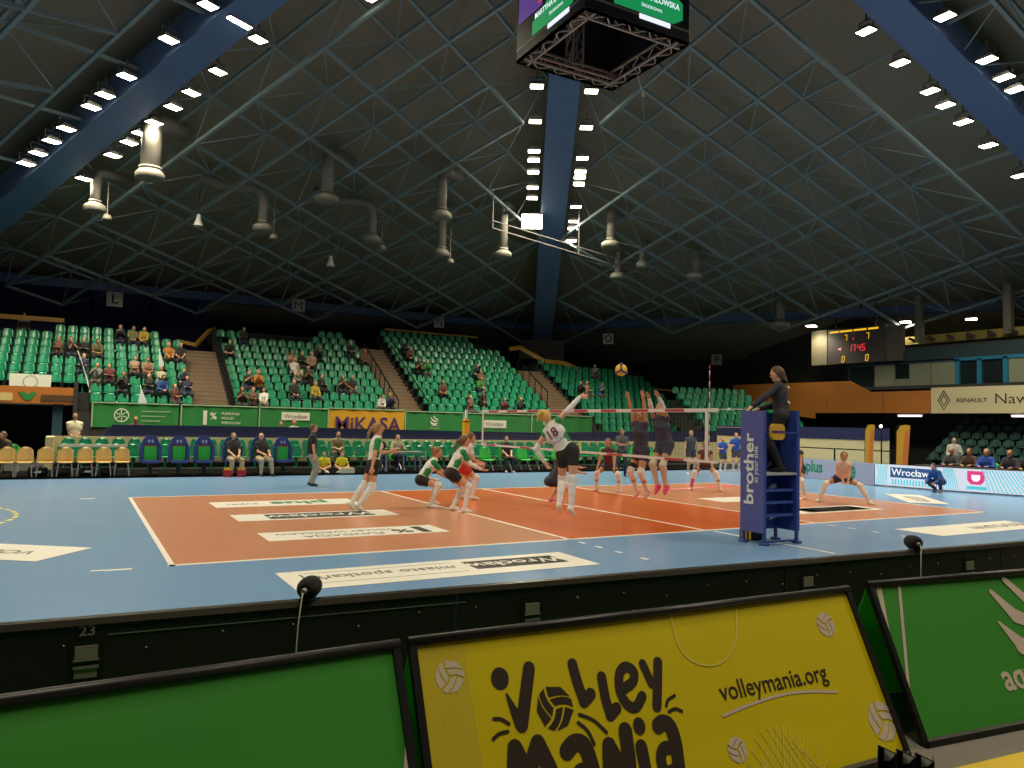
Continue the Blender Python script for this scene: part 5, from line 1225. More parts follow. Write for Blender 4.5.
def hand_prims(S, J, i, P, k=0.006):
    s = J['s']; w_, el = J['wr%d' % i], J['el%d' % i]; d = nrm(w_-el); sd = (-1, 1)[i]
    hdir = P.get('hdir', (None, None))[i]; d = nrm(hdir) if hdir is not None else d
    pn = nrm(P.get('palm', ((1, 0, 0), (-1, 0, 0)))[i]); pn = nrm(pn-d*(pn@d)); ac = np.cross(d, pn)          # across the knuckles
    thumb = P.get('thumb', (1, 1))[i]; ac = ac*(1 if (ac@vec(0, 1, 0.3)) > 0 else -1)*thumb
    curl = P.get('curl', (0.5, 0.5))[i]
    c0 = w_+d*0.012*s; c1 = w_+d*0.075*s
    for t_ in (-0.022, 0, 0.022): S.cap(c0+ac*t_*0.7*s, c1+ac*t_*1.15*s, 0.018*s, 0.015*s, 0.02)
    for n_, (t_, L) in enumerate(((0.031, 0.072), (0.0105, 0.082), (-0.0105, 0.076), (-0.031, 0.058))):
        b0 = c1+ac*t_*1.1*s; a1 = curl*0.9; e = nrm(d*math.cos(a1*0.6)+pn*math.sin(a1*0.6)+ac*t_*2.0); b1 = b0+e*L*0.5*s
        e2 = nrm(d*math.cos(a1*1.7)+pn*math.sin(a1*1.7)+ac*t_*2.0); S.cap(b0, b1, 0.0105*s, 0.0098*s, k); S.cap(b1, b1+e2*L*0.5*s, 0.0098*s, 0.008*s, k)
    t0 = c0+ac*0.022*s+d*0.012*s; t1 = t0+nrm(ac*0.9+d*0.7+pn*0.35)*0.042*s; S.cap(t0, t1, 0.013*s, 0.011*s, 0.01); S.cap(t1, t1+nrm(ac*0.35+d*0.9+pn*0.35)*0.032*s, 0.011*s, 0.009*s, k)
def body_sdf(J, P):
    s = J['s']; S = Sdf(); fem = J['fem']; Rt, U, U2, Fw, F2 = J['Rt'], J['U'], J['U2'], J['Fw'], J['F2']; fat = P.get('fat', 1.0)
    torso(S, J, fat, 0.0)
    S.cap(J['shl']+U2*0.0, J['neck']+(J['head']-J['neck'])*0.55-J['hf']*0.015*s, 0.055*s, 0.046*s, 0.03)
    head(S, J)
    for i in (0, 1):
        S.cap(J['sh%d' % i], J['el%d' % i], 0.046*s*fat**0.5, 0.036*s, 0.03); S.cap(J['el%d' % i], J['el%d' % i]*0.6+J['wr%d' % i]*0.4, 0.037*s, 0.036*s, 0.02); S.cap(J['el%d' % i]*0.6+J['wr%d' % i]*0.4, J['wr%d' % i], 0.036*s, 0.024*s, 0.02)
        hand_prims(S, J, i, P)
        leg(S, J, i, fat, 0.0); foot(S, J, i, 0.0)
    return S
def torso(S, J, fat, g, parts='all', tag=0):
    s = J['s']; Rt, U, U2, Fw, F2 = J['Rt'], J['U'], J['U2'], J['Fw'], J['F2']; fem = J['fem']; hw = 0.073
    if parts in ('all', 'top', 'hips'):
        S.cap(J['pel']-Rt*hw*s, J['pel']+Rt*hw*s, (0.112*fat)*s+g, None, 0.04, Fw, 0.92, tag)
    if parts in ('all', 'top'):
        S.cap(J['pel'], J['waist'], 0.125*fat*s+g, (0.112 if fem else 0.125)*fat*s+g, 0.05, Fw, 0.78, tag)
        S.cap(J['waist']-Rt*0.03*s, J['waist']+Rt*0.03*s, (0.098 if fem else 0.115)*fat*s+g, None, 0.05, Fw, 0.85, tag)
        S.cap(J['chest']-Rt*0.055*s, J['chest']+Rt*0.055*s, (0.112 if fem else 0.128)*s+g, None, 0.05, F2, 0.82, tag)
        S.cap(J['waist'], J['chest']+U2*0.05*s, 0.115*fat*s+g, 0.125*s+g, 0.05, F2, 0.8, tag)
        S.cap(J['shl']-Rt*0.09*s-U2*0.02*s, J['shl']+Rt*0.09*s-U2*0.02*s, 0.054*s+g, None, 0.05, None, 1, tag)
        for i in (0, 1): S.cap(J['shl']+U2*0.022*s, J['sh%d' % i], 0.044*s+g*0.8, 0.045*s+g*0.8, 0.04, None, 1, tag)
        if fem:
            for sd in (-1, 1): S.cap(J['chest']+Rt*sd*0.065*s+F2*0.075*s+U2*0.02*s, J['chest']+Rt*sd*0.06*s+F2*0.08*s+U2*0.01*s, 0.05*s+g, None, 0.05, None, 1, tag)
def leg(S, J, i, fat, g, f0=0.0, f1=2.0, tag=0):
    """leg skin from fraction f0 to f1 (0 hip, 1 knee, 2 ankle)"""
    s = J['s']; h, k, a = J['hip%d' % i], J['kn%d' % i], J['an%d' % i]
    if f0 < 1:
        t0, t1 = f0, min(f1, 1.0); r = lambda t: (0.090*(1-t)+0.056*t)*s*fat**0.5+g
        S.cap(h+(k-h)*t0, h+(k-h)*t1, r(t0), r(t1), 0.03, None, 1, tag)
    if f1 > 1:
        t0, t1 = max(f0-1, 0), f1-1; d = nrm(a-k); back = nrm(-(h-k)-d*(-(h-k)@d)+1e-6*vec(0, -1, 0)) if np.linalg.norm(np.cross(nrm(h-k), d)) > 0.15 else -J['Fw']
        r = lambda t: (0.053*(1-t)+0.036*t)*s+g
        S.cap(k+(a-k)*t0, k+(a-k)*t1, r(t0), r(t1), 0.02, None, 1, tag)
        if t0 < 0.3 and t1 > 0.3:
            bk = -nrm((h+a)/2-k)*-1 if np.linalg.norm((h+a)/2-k) > 0.03 else -J['Fw']
            S.cap(k+(a-k)*0.18+bk*0.012*s, k+(a-k)*min(0.48, t1)+bk*0.012*s, 0.05*s+g, 0.042*s+g, 0.03, None, 1, tag)
def foot(S, J, i, g, tag=0):
    s = J['s']; a, t = J['an%d' % i], J['toe%d' % i]; dn = nrm(vec(0, 0, -1)-t*(vec(0, 0, -1)@t)); sd = np.cross(t, dn)
    S.cap(a-t*0.035*s+dn*0.045*s, a+t*0.06*s+dn*0.05*s, 0.034*s+g, 0.034*s+g, 0.02, None, 1, tag)
    S.cap(a+t*0.06*s+dn*0.05*s, a+t*0.135*s+dn*0.06*s, 0.036*s+g, 0.024*s+g, 0.02, None, 1, tag)
    S.cap(a, a+dn*0.04*s, 0.036*s+g, 0.038*s+g, 0.02, None, 1, tag)
def head(S, J):
    s = J['s']; c, f, u, r = J['head'], J['hf'], J['hu'], J['hr']; A = np.array([r, f, u])
    S.ell(c+u*0.02*s-f*0.008*s, A, (0.074*s, 0.092*s, 0.10*s), 0.03)
    S.cap(c-u*0.045*s+f*0.028*s, c-u*0.08*s+f*0.052*s, 0.052*s, 0.028*s, 0.03)
    S.cap(c+u*0.012*s+f*0.084*s, c-u*0.026*s+f*0.102*s, 0.008*s, 0.0125*s, 0.012)
    S.cap(c+u*0.028*s+f*0.083*s-r*0.03*s, c+u*0.028*s+f*0.083*s+r*0.03*s, 0.011*s, None, 0.012)
    for sd in (-1, 1): S.ell(c+r*sd*0.075*s-u*0.005*s-f*0.005*s, np.array([r, f, u]), (0.010*s, 0.018*s, 0.030*s), 0.006)
    S.cap(c-u*0.056*s+f*0.076*s-r*0.018*s, c-u*0.056*s+f*0.076*s+r*0.018*s, 0.0085*s, None, 0.004, None, 1, 1)
def eye_mb(J, b, sd):
    s = J['s']; c, f, u, r = J['head'], J['hf'], J['hu'], J['hr']
    b.sphere(tuple(c+u*0.008*s+f*0.077*s+r*sd*0.031*s), 0.0095*s, 8, 6)
def hair_mesh(J, P, h):
    s = J['s']; c, f, u, r = J['head'], J['hf'], J['hu'], J['hr']; A = np.array([r, f, u]); st = P.get('hair', 'short'); S = Sdf()
    g = 0.008 if st == 'short' else 0.014
    S.ell(c+u*0.030*s-f*0.020*s, A, (0.078*s+g, 0.090*s+g, 0.092*s+g), 0.02)
    S.ell(c-u*0.015*s-f*0.05*s, A, (0.066*s+g, 0.058*s+g, 0.075*s+g), 0.03)
    back = c-f*0.10*s+u*0.035*s
    if st == 'ponytail':
        dr = nrm(P.get('tail', tuple(-f*0.9-u*0.5))); dz = vec(0, 0, -1)
        S.cap(back, back+dr*0.05*s, 0.026*s, 0.030*s, 0.02); S.cap(back+dr*0.05*s, back+dr*0.11*s+dz*0.08*s, 0.032*s, 0.030*s, 0.02); S.cap(back+dr*0.11*s+dz*0.08*s, back+dr*0.12*s+dz*0.20*s, 0.030*s, 0.012*s, 0.02)
    if st == 'bun': S.ell(back-f*0.03*s+u*0.03*s, A, (0.045*s, 0.04*s, 0.045*s), 0.015)
    if st == 'long':
        S.cap(c-f*0.06*s, c-f*0.085*s-u*0.14*s, 0.075*s, 0.06*s, 0.03); S.cap(c-f*0.085*s-u*0.14*s, c-f*0.10*s-u*0.22*s, 0.06*s, 0.035*s, 0.02)
        for sd in (-1, 1): S.cap(c+r*sd*0.07*s-f*0.02*s, c+r*sd*0.075*s-f*0.03*s-u*0.15*s, 0.026*s, 0.02*s, 0.02)
    n1 = nrm(f*0.85-u*0.62)
    cuts = [(c+f*0.030*s+u*0.055*s, n1)]
    return sdf_mesh('hair', S, h, cuts)
def person(label, loc, az, P, group, h=0.0125, name='person', skin='fair', hair=(0.09, 0.05, 0.03), fit=(), eyes=True, cat='person'):
    """fit: clothing items (part name, kind, colour(s), options)"""
    t = thing(name, label, cat, loc, -R_(az), group); J = skeleton(P); s = J['s']; fat = P.get('fat', 1.0)
    link('body', sdf_mesh('body', body_sdf(J, P), h), [SKINS[skin], LIPS], t)
    if P.get('hair', 'short') != 'bald': link('hair', hair_mesh(J, P, h), mat('hair_%d_%d_%d' % tuple(int(c*200) for c in hair), hair, 0.6, noise=0.25, nscale=30), t)
    if eyes:
        for sd in (-1, 1): b = MB(); eye_mb(J, b, sd); obj('eye', b, EYEM, t)
    for it in fit:
        S = Sdf(); kind = it[1]; cols = it[2]; o = it[3] if len(it) > 3 else {}; g = o.get('g', 0.012)
        cuts = []
        if kind == 'top':       # shirt: torso and sleeves of a given length (0..2), tag 1 = sleeve colour
            torso(S, J, fat, g, 'top'); sl = o.get('sleeve', 0.5); S.cap(J['shl'], J['neck']+J['U2']*(-0.01)*s, 0.062*s+g, 0.056*s+g*0.6, 0.03)
            for i in (0, 1):
                e = J['sh%d' % i]+(J['el%d' % i]-J['sh%d' % i])*min(sl, 1.0)
                S.cap(J['sh%d' % i], e, 0.047*s*fat**0.5+g*0.9, (0.044 if sl < 1 else 0.038)*s+g, 0.03, None, 1, 1)
                if sl > 1: S.cap(J['el%d' % i], J['el%d' % i]+(J['wr%d' % i]-J['el%d' % i])*(sl-1), 0.040*s+g, 0.029*s+g, 0.02, None, 1, 1)
            if o.get('side'):
                for sd in (-1, 1): S.cap(J['waist']+J['Rt']*sd*0.075*s-J['U']*0.1*s, J['chest']+J['Rt']*sd*0.125*s, 0.05*s+g, 0.044*s+g, 0.03, None, 1, 1)
            cuts.append((J['pel']-J['U']*o.get('hem', 0.03)*s, -J['U']))
        elif kind == 'shorts':
            torso(S, J, fat, g, 'hips'); S.cap(J['pel'], J['pel']+J['U']*0.08*s, 0.118*fat*s+g, 0.112*fat*s+g, 0.03, J['Fw'], 0.82)
            for i in (0, 1): leg(S, J, i, fat, g, 0.0, o.get('len', 0.42))
        elif kind == 'trousers':
            torso(S, J, fat, g, 'hips'); S.cap(J['pel'], J['pel']+J['U']*0.07*s, 0.118*fat*s+g, 0.115*fat*s+g, 0.03, J['Fw'], 0.82)
            for i in (0, 1): leg(S, J, i, fat, g+0.006, 0.0, 1.95)
        elif kind == 'socks':
            sides = o.get('sides', (0, 1))
            for i in sides: leg(S, J, i, 1.0, g, o.get('from', 1.1), 1.98)
        elif kind == 'kneepad':
            for i in o.get('sides', (0, 1)): leg(S, J, i, 1.0, g, o.get('from', 0.88), o.get('to', 1.16))
        elif kind == 'shoes':
            for i in (0, 1): foot(S, J, i, g)
        elif kind == 'armsleeve':
            for i in o.get('sides', (0, 1)): S.cap(J['el%d' % i]*0.75+J['sh%d' % i]*0.25, J['el%d' % i], 0.041*s+g, 0.038*s+g, 0.02); S.cap(J['el%d' % i], J['el%d' % i]*0.6+J['wr%d' % i]*0.4, 0.038*s+g, 0.037*s+g, 0.02); S.cap(J['el%d' % i]*0.6+J['wr%d' % i]*0.4, J['wr%d' % i]*0.97+J['el%d' % i]*0.03, 0.037*s+g, 0.026*s+g, 0.02)
        ms = [cloth(c) for c in (cols if isinstance(cols[0], (tuple, list)) else (cols, cols))]
        if kind in ('socks', 'kneepad', 'shoes', 'armsleeve'):      # a left and a right piece
            for i in o.get('sides', (0, 1)):
                S1 = Sdf(); c = J[('an%d' if kind in ('socks', 'shoes') else 'kn%d' if kind == 'kneepad' else 'el%d') % i]
                keep = len(S.p)//len(o.get('sides', (0, 1))); q = list(o.get('sides', (0, 1))).index(i); S1.p = S.p[q*keep:(q+1)*keep]
                link(it[0], sdf_mesh(it[0], S1, min(h, 0.012)), ms, t)
        else: link(it[0], sdf_mesh(it[0], S, h, cuts), ms, t)
    return t, J

# ------------------------------------------------------------------ players of the left team (white and green)
WHT, GRN_, BLK = (0.72, 0.72, 0.70), (0.015, 0.25, 0.075), (0.014, 0.014, 0.015)
def white_kit(extra=(), sleeve=0.55):
    return [('jersey', 'top', (WHT, GRN_), {'sleeve': sleeve, 'side': True, 'g': 0.011}), ('shorts', 'shorts', BLK, {'g': 0.017, 'len': 0.34}), ('sock', 'socks', (0.75, 0.74, 0.74), {'from': 1.03, 'g': 0.007}),
            ('kneepad', 'kneepad', (0.76, 0.75, 0.74), {'g': 0.014}), ('shoe', 'shoes', (0.74, 0.72, 0.66), {'g': 0.010})]+list(extra)
TEAM = 'players in white and green'
person('player in white and green leaning forward on her toes, leftmost on the court', (-4.66, 0.45, 0), 96,
       dict(h=1.86, fem=True, pel=(0, 0.0, 0.985), lean=(6, 0, 0), head=(0, 0, 0), feet=((-0.1, -0.42, 0.15), (0.1, -0.30, 0.13)), toe=((-5, -42), (5, -38)), hands=((-0.2, 0.42, 1.22), (0.27, -0.10, 0.84)), epole=((-0.4, -1, -0.6), (0.5, -1, -0.1)), hair='ponytail', curl=(0.5, 0.7)),
       TEAM, 0.0115, hair=(0.30, 0.17, 0.07), fit=white_kit())
person('player in white and green squatting low with hands between her knees', (-3.14, 0.70, 0), 106,
       dict(h=1.80, fem=True, pel=(0, -0.30, 0.60), lean=(34, 0, 0), head=(8, 0, 0), feet=((-0.30, 0.02, 0.095), (0.32, -0.12, 0.095)), toe=((-20, -4), (20, -4)), hands=((-0.05, 0.33, 0.62), (0.08, 0.36, 0.60)), kpole=((-0.5, 1, 0.2), (0.5, 1, 0.2)), hair='bun'),
       TEAM, 0.0115, hair=(0.28, 0.13, 0.05), fit=white_kit())
person('player in white and green crouching with forearms held forward, left of the far net post', (-3.02, -0.40, 0), 100,
       dict(h=1.86, fem=True, pel=(0, -0.22, 0.83), lean=(27, 0, 0), head=(12, 0, 0), feet=((-0.20, -0.10, 0.10), (0.20, 0.04, 0.095)), hands=((-0.12, 0.42, 0.98), (0.15, 0.40, 0.90)), epole=((-0.6, -0.8, -0.6), (0.6, -0.8, -0.6)), palm=((0, 0, 1), (0, 0, 1)), hair='ponytail'),
       TEAM, 0.0115, hair=(0.16, 0.08, 0.04), fit=white_kit([('arm_sleeve', 'armsleeve', (0.76, 0.74, 0.74), {'g': 0.005, 'sides': (1,)})]))
person('player in white with red shorts half hidden behind the crouching player', (-1.75, 1.9, 0), 98,
       dict(h=1.84, fem=True, pel=(0, -0.15, 0.84), lean=(22, 0, 0), head=(10, 0, 0), feet=((-0.18, -0.08, 0.10), (0.18, 0.10, 0.10)), hands=((-0.15, 0.36, 0.9), (0.18, 0.30, 0.86)), hair='ponytail'),
       TEAM, 0.0125, hair=(0.16, 0.08, 0.04), fit=[('jersey', 'top', ((0.70, 0.62, 0.62), (0.70, 0.62, 0.62)), {'sleeve': 0.55}), ('shorts', 'shorts', (0.50, 0.04, 0.03), {'g': 0.018}), ('sock', 'socks', (0.75, 0.74, 0.74), {'from': 1.03, 'g': 0.007}), ('kneepad', 'kneepad', (0.76, 0.75, 0.74), {'g': 0.014}), ('shoe', 'shoes', (0.74, 0.72, 0.66), {'g': 0.010})])
t, J = person('hitting player with number 18 on her back, jumping with her right arm stretched up', (-2.56, -3.72, 0.32), 48,
       dict(h=1.95, fem=True, pel=(0, 0, 1.08), lean=(2, -35, -8), head=(-8, -10, -24), feet=((-0.12, -0.02, 0.15), (0.12, -0.10, 0.12)), toe=((-4, -40), (12, -35)), hands=((-0.44, 0.10, 0.88), (0.22, 0.24, 2.13)), epole=((-1, -0.4, 0), (0.6, -0.6, -0.2)), palm=((1, 0, 0), (0, 1, -0.3)), hdir=(None, (0.9, 0.35, 0.1)), curl=(0.5, 0.6), hair='ponytail', tail=(-0.5, -0.5, 0.55), **{'raise': (0, 1.0)}),
       TEAM, 0.0115, hair=(0.62, 0.36, 0.10), fit=white_kit([('arm_sleeve', 'armsleeve', (0.76, 0.75, 0.74), {'g': 0.006})], 0.10))
jers = [c for c in t.children if c.name.startswith('jersey')][0]
NUMP = mat('purple_number', (0.16, 0.04, 0.10), 0.7, noise=0)
bo = Vector(J['chest'])-Vector(J['F2'])*0.118*J['s']
text('18', bo+Vector(J['U2'])*0.02, J['Rt'], J['U2'], 0.24, NUMP, jers, 0.02, lift=0.014)
text('WROCŁAW', bo-Vector(J['U2'])*0.15, J['Rt'], J['U2'], 0.075, NUMP, jers, 0.012, lift=0.034); text('PLAYER', bo+Vector(J['U2'])*0.17, J['Rt'], J['U2'], 0.05, NUMP, jers, 0.002, lift=0.016) if False else None
person('player squatting behind the jumping hitter with both arms stretched out to the right', (-0.05, 0.55, 0), 105,
       dict(h=1.75, fem=True, pel=(0, -0.12, 0.52), lean=(35, 0, 0), head=(15, 0, 0), feet=((-0.2, -0.02, 0.095), (0.2, 0.05, 0.095)), hands=((-0.12, 0.70, 0.84), (0.14, 0.66, 0.72)), palm=((0, 0, 1), (0, 0, 1)), curl=(0.2, 0.2), kpole=((-0.5, 1, 0.1), (0.5, 1, 0.1)), hair='ponytail'),
       TEAM, 0.0125, hair=(0.10, 0.06, 0.04), fit=[('jersey', 'top', ((0.03, 0.03, 0.06), (0.03, 0.03, 0.06)), {'sleeve': 0.4}), ('shorts', 'shorts', (0.02, 0.02, 0.04), {'g': 0.018}), ('kneepad', 'kneepad', (0.76, 0.75, 0.74), {'g': 0.014}), ('shoe', 'shoes', (0.70, 0.22, 0.20), {'g': 0.010})])
# ------------------------------------------------------------------ right team (dark navy)
NV = ((0.035, 0.038, 0.075), (0.05, 0.045, 0.08)); NVS = (0.03, 0.035, 0.075)
def navy_kit(shoe=(0.75, 0.42, 0.40), sock=(0.74, 0.70, 0.68), top=NV, sh=NVS, kp=(0.76, 0.73, 0.71), extra=(), sf=1.6):
    return [('jersey', 'top', top, {'sleeve': 0.12, 'side': True, 'g': 0.011}), ('shorts', 'shorts', sh, {'g': 0.017, 'len': 0.33}), ('sock', 'socks', sock, {'from': sf, 'g': 0.007}), ('kneepad', 'kneepad', kp, {'g': 0.014, 'to': 1.3}), ('shoe', 'shoes', shoe, {'g': 0.010})]+list(extra)
TEAM2 = 'players in dark navy'
UPP = dict(palm=((0, 1, 0), (0, 1, 0)), curl=(0.12, 0.12), epole=((-1, 0, -0.3), (1, 0, -0.3)))
person('blocking player in navy with bare arms raised, left one of two at the net', (0.50, -2.0, 0.34), 262,
       dict(h=1.90, fem=True, pel=(0, 0, 1.03), lean=(5, 0, 0), head=(10, 0, 0), feet=((-0.11, -0.08, 0.16), (0.11, 0.0, 0.15)), toe=((-6, -35), (6, -35)), hands=((-0.19, 0.20, 2.30), (0.17, 0.24, 2.16)), hair='ponytail', **UPP, **{'raise': (1.2, 1.2)}), TEAM2, 0.0115, skin='tan', hair=(0.08, 0.05, 0.035), fit=navy_kit(extra=[('thigh_band', 'kneepad', BLK, {'g': 0.008, 'from': 0.66, 'to': 0.74, 'sides': (1,)})]))
person('blocking player in navy with white arm sleeves, right one of the two blockers', (0.52, -2.74, 0.50), 258,
       dict(h=1.86, fem=True, pel=(0, 0, 1.02), lean=(8, 6, 0), head=(8, 0, 0), feet=((-0.08, 0.06, 0.17), (0.08, 0.14, 0.17)), toe=((-6, -50), (6, -50)), hands=((-0.20, 0.62, 2.18), (0.02, 0.64, 2.22)), hair='bun', **UPP, **{'raise': (1.2, 1.2)}), TEAM2, 0.0115, skin='tan', hair=(0.45, 0.28, 0.12),
       fit=navy_kit(shoe=(0.75, 0.10, 0.25), kp=(0.60, 0.52, 0.42), sock=(0.62, 0.55, 0.46), sf=1.1, extra=[('arm_sleeve', 'armsleeve', (0.72, 0.68, 0.64), {'g': 0.006})]))
person('player in dark red jersey crouching behind the net left of the blockers', (3.05, 2.6, 0), 232,
       dict(h=1.80, fem=True, pel=(0, -0.2, 0.76), lean=(28, 0, 0), head=(14, 0, 0), feet=((-0.34, -0.02, 0.095), (0.34, 0.0, 0.095)), toe=((-22, -4), (22, -4)), hands=((-0.26, 0.34, 0.66), (0.24, 0.36, 0.62)), kpole=((-0.5, 1, 0.1), (0.5, 1, 0.1)), hair='bun'), TEAM2, 0.012, skin='tan', hair=(0.30, 0.12, 0.05),
       fit=navy_kit(top=((0.10, 0.035, 0.045), (0.05, 0.04, 0.06)), extra=[('thigh_band', 'kneepad', BLK, {'g': 0.008, 'from': 0.62, 'to': 0.74, 'sides': (0,)})]))
person('player in dark red crouching by the near antenna, one shin pink', (6.2, 2.05, 0), 222,
       dict(h=1.82, fem=True, pel=(0, -0.25, 0.80), lean=(42, 0, 0), head=(22, 0, 0), feet=((-0.44, 0.0, 0.095), (0.40, 0.02, 0.095)), toe=((-18, -4), (18, -4)), hands=((-0.20, 0.36, 0.62), (0.22, 0.36, 0.60)), kpole=((-0.5, 1, 0.1), (0.5, 1, 0.1)), hair='bun'), TEAM2, 0.012, skin='tan', hair=(0.12, 0.06, 0.04),
       fit=navy_kit(top=((0.16, 0.04, 0.05), (0.05, 0.04, 0.07)), extra=[('pink_sock', 'socks', (0.70, 0.10, 0.22), {'from': 1.32, 'g': 0.008, 'sides': (1,)}), ('thigh_band', 'kneepad', BLK, {'g': 0.008, 'from': 0.64, 'to': 0.76, 'sides': (1,)})]))
person('receiving player in pale pink jersey squatting wide in front of the lilac sponsor board', (7.25, -1.9, 0), 224,
       dict(h=1.74, fem=True, pel=(0, -0.22, 0.66), lean=(38, 0, 0), head=(26, 0, 0), feet=((-0.62, 0.02, 0.095), (0.58, -0.05, 0.095)), toe=((-40, -4), (40, -4)), hands=((-0.04, 0.44, 0.56), (0.06, 0.45, 0.55)), palm=((0, 0, 1), (0, 0, 1)), kpole=((-0.8, 0.7, 0.2), (0.8, 0.7, 0.2)), hair='bun'), TEAM2, 0.0115, skin='tan', hair=(0.10, 0.06, 0.04),
       fit=navy_kit(top=((0.72, 0.50, 0.46), (0.72, 0.50, 0.46)), shoe=(0.74, 0.70, 0.62), sf=1.15))
person('player mostly hidden behind the referee stand, one white-socked leg showing', (6.95, -0.30, 0), 250,
       dict(h=1.82, fem=True, pel=(-0.28, -0.15, 0.84), lean=(25, 0, 0), head=(14, 0, 0), feet=((-0.50, -0.05, 0.095), (0.18, 0.0, 0.095)), toe=((-18, -4), (18, -4)), hands=((-0.5, 0.30, 0.75), (-0.1, 0.30, 0.75)), hair='ponytail'), TEAM2, 0.0125, skin='tan', hair=(0.10, 0.06, 0.04), fit=navy_kit(sf=1.05))
# ------------------------------------------------------------------ first referee on the stand
t, J = person('referee in black with long brown hair standing on the blue padded stand', (0.18, -6.03, 1.166), -34,
       dict(h=1.86, fem=True, pel=(0.08, -0.02, 0.95), lean=(5, 4, 0), head=(-10, 0, 0), feet=((-0.05, -0.02, 0.095), (0.10, 0.04, 0.095)), hands=((-0.36, 0.42, 1.06), (0.10, 0.34, 1.06)), epole=((-0.8, -1, 0), (0.8, -1, 0)), palm=((0, 0, -1), (0, 0, -1)), curl=(0.4, 0.4), hair='long'), 'match officials', 0.0115,
       hair=(0.075, 0.035, 0.018), fit=[('jacket', 'top', ((0.022, 0.02, 0.032), (0.022, 0.02, 0.032)), {'sleeve': 1.95, 'g': 0.016, 'hem': 0.08}), ('trousers', 'trousers', (0.014, 0.014, 0.018)), ('shoe', 'shoes', (0.012, 0.012, 0.012), {'g': 0.008})])
jk = [c for c in t.children if c.name.startswith('jacket')][0]
for (f_, wd) in ((0.30, 0.2), (0.04, 0.24)):
    b = MB(); o_ = Vector(J['waist'])+Vector(J['U2'])*f_-Vector(J['F2'])*(0.135 if f_ > 0.2 else 0.122)
    plate(b, o_, J['Rt'], J['U2'], [(-wd/2, -0.014), (wd/2, -0.014), (wd/2, 0.014), (-wd/2, 0.014)], 0.012, 0.012); obj('white_stripe', b, WHITEP, jk)
# ------------------------------------------------------------------ coaches, staff and helpers
STAFF = 'team staff beside the court'
POLO = ((0.016, 0.016, 0.018), (0.016, 0.016, 0.018)); KHAKI = (0.40, 0.33, 0.21)
def staff_fit(top=POLO, tr=KHAKI, sleeve=0.6, shoe=(0.03, 0.03, 0.03)): return [('polo_shirt', 'top', top, {'sleeve': sleeve, 'g': 0.017, 'hem': 0.1}), ('trousers', 'trousers', tr), ('shoe', 'shoes', shoe, {'g': 0.008})]
person('coach in black polo and beige trousers standing at the far sideline', (-4.33, 6.6, 0), 100, dict(h=1.77, fat=1.15, pel=(0, 0, 0.94), lean=(2, 0, 0), feet=((-0.12, 0, 0.095), (0.12, 0.03, 0.095)), hands=((-0.30, 0.06, 0.82), (0.30, 0.06, 0.82)), epole=((-0.6, -1, 0), (0.6, -1, 0))), STAFF, 0.013, hair=(0.12, 0.07, 0.04), fit=staff_fit(tr=(0.33, 0.29, 0.22)))
def sit(**k):
    d = dict(h=1.76, pel=(0, 0, 0.53), lean=(-4, 0, 0), feet=((-0.13, 0.42, 0.095), (0.13, 0.42, 0.095)), hands=((-0.08, 0.34, 0.62), (0.09, 0.33, 0.62)), palm=((0, 0, -1), (0, 0, -1)), toe=((-12, -4), (12, -4))); d.update(k); return d
person('seated coach in black polo and beige trousers, the fourth padded bench seat', (-5.72, 10.86, 0.06), 172, sit(fat=1.1, feet=((-0.16, 0.44, 0.035), (0.16, 0.40, 0.035))), STAFF, 0.014, hair=(0.14, 0.08, 0.05), fit=staff_fit())
person('seated bald coach in black polo and beige trousers, the fifth padded bench seat', (-4.85, 10.86, 0.06), 168, sit(fat=1.15, hair='bald', feet=((-0.20, 0.46, 0.035), (0.14, 0.38, 0.035)), hands=((-0.14, 0.34, 0.64), (0.05, 0.33, 0.66))), STAFF, 0.014, fit=staff_fit())
person('seated staff member in black on the right bench, wearing white shoes', (4.35, 10.9, 0.06), 190, sit(feet=((-0.14, 0.40, 0.035), (0.14, 0.42, 0.035))), STAFF, 0.014, hair=(0.10, 0.06, 0.04), fit=staff_fit(tr=BLK, shoe=(0.7, 0.7, 0.68)))
person('staff member in grey shirt standing with folded arms behind the net', (7.76, 8.1, 0), 215, dict(h=1.80, pel=(0, 0, 0.95), feet=((-0.13, 0, 0.095), (0.13, 0, 0.095)), hands=((0.10, 0.24, 1.20), (-0.10, 0.25, 1.17)), epole=((-1, -0.3, -0.6), (1, -0.3, -0.6)), palm=((0, -1, 0), (0, -1, 0))), STAFF, 0.014, skin='tan', hair=(0.05, 0.04, 0.03), fit=staff_fit(top=((0.09, 0.09, 0.10), (0.09, 0.09, 0.10)), tr=(0.02, 0.022, 0.035)))
person('substitute in dark navy vest standing by the right bench, left of the near antenna band', (11.1, 8.0, 0), 205, dict(h=1.80, pel=(0, 0, 0.95), feet=((-0.12, 0, 0.095), (0.12, 0.02, 0.095)), hands=((-0.28, 0.08, 0.84), (0.28, 0.08, 0.84))), TEAM2, 0.015, hair=(0.20, 0.11, 0.06), fit=[('vest', 'top', ((0.05, 0.06, 0.075), (0.05, 0.06, 0.075)), {'sleeve': 0.12}), ('shorts', 'shorts', (0.03, 0.035, 0.06), {'g': 0.018}), ('shoe', 'shoes', (0.6, 0.6, 0.58))])
BLUE_T = ((0.015, 0.075, 0.40), (0.015, 0.075, 0.40))
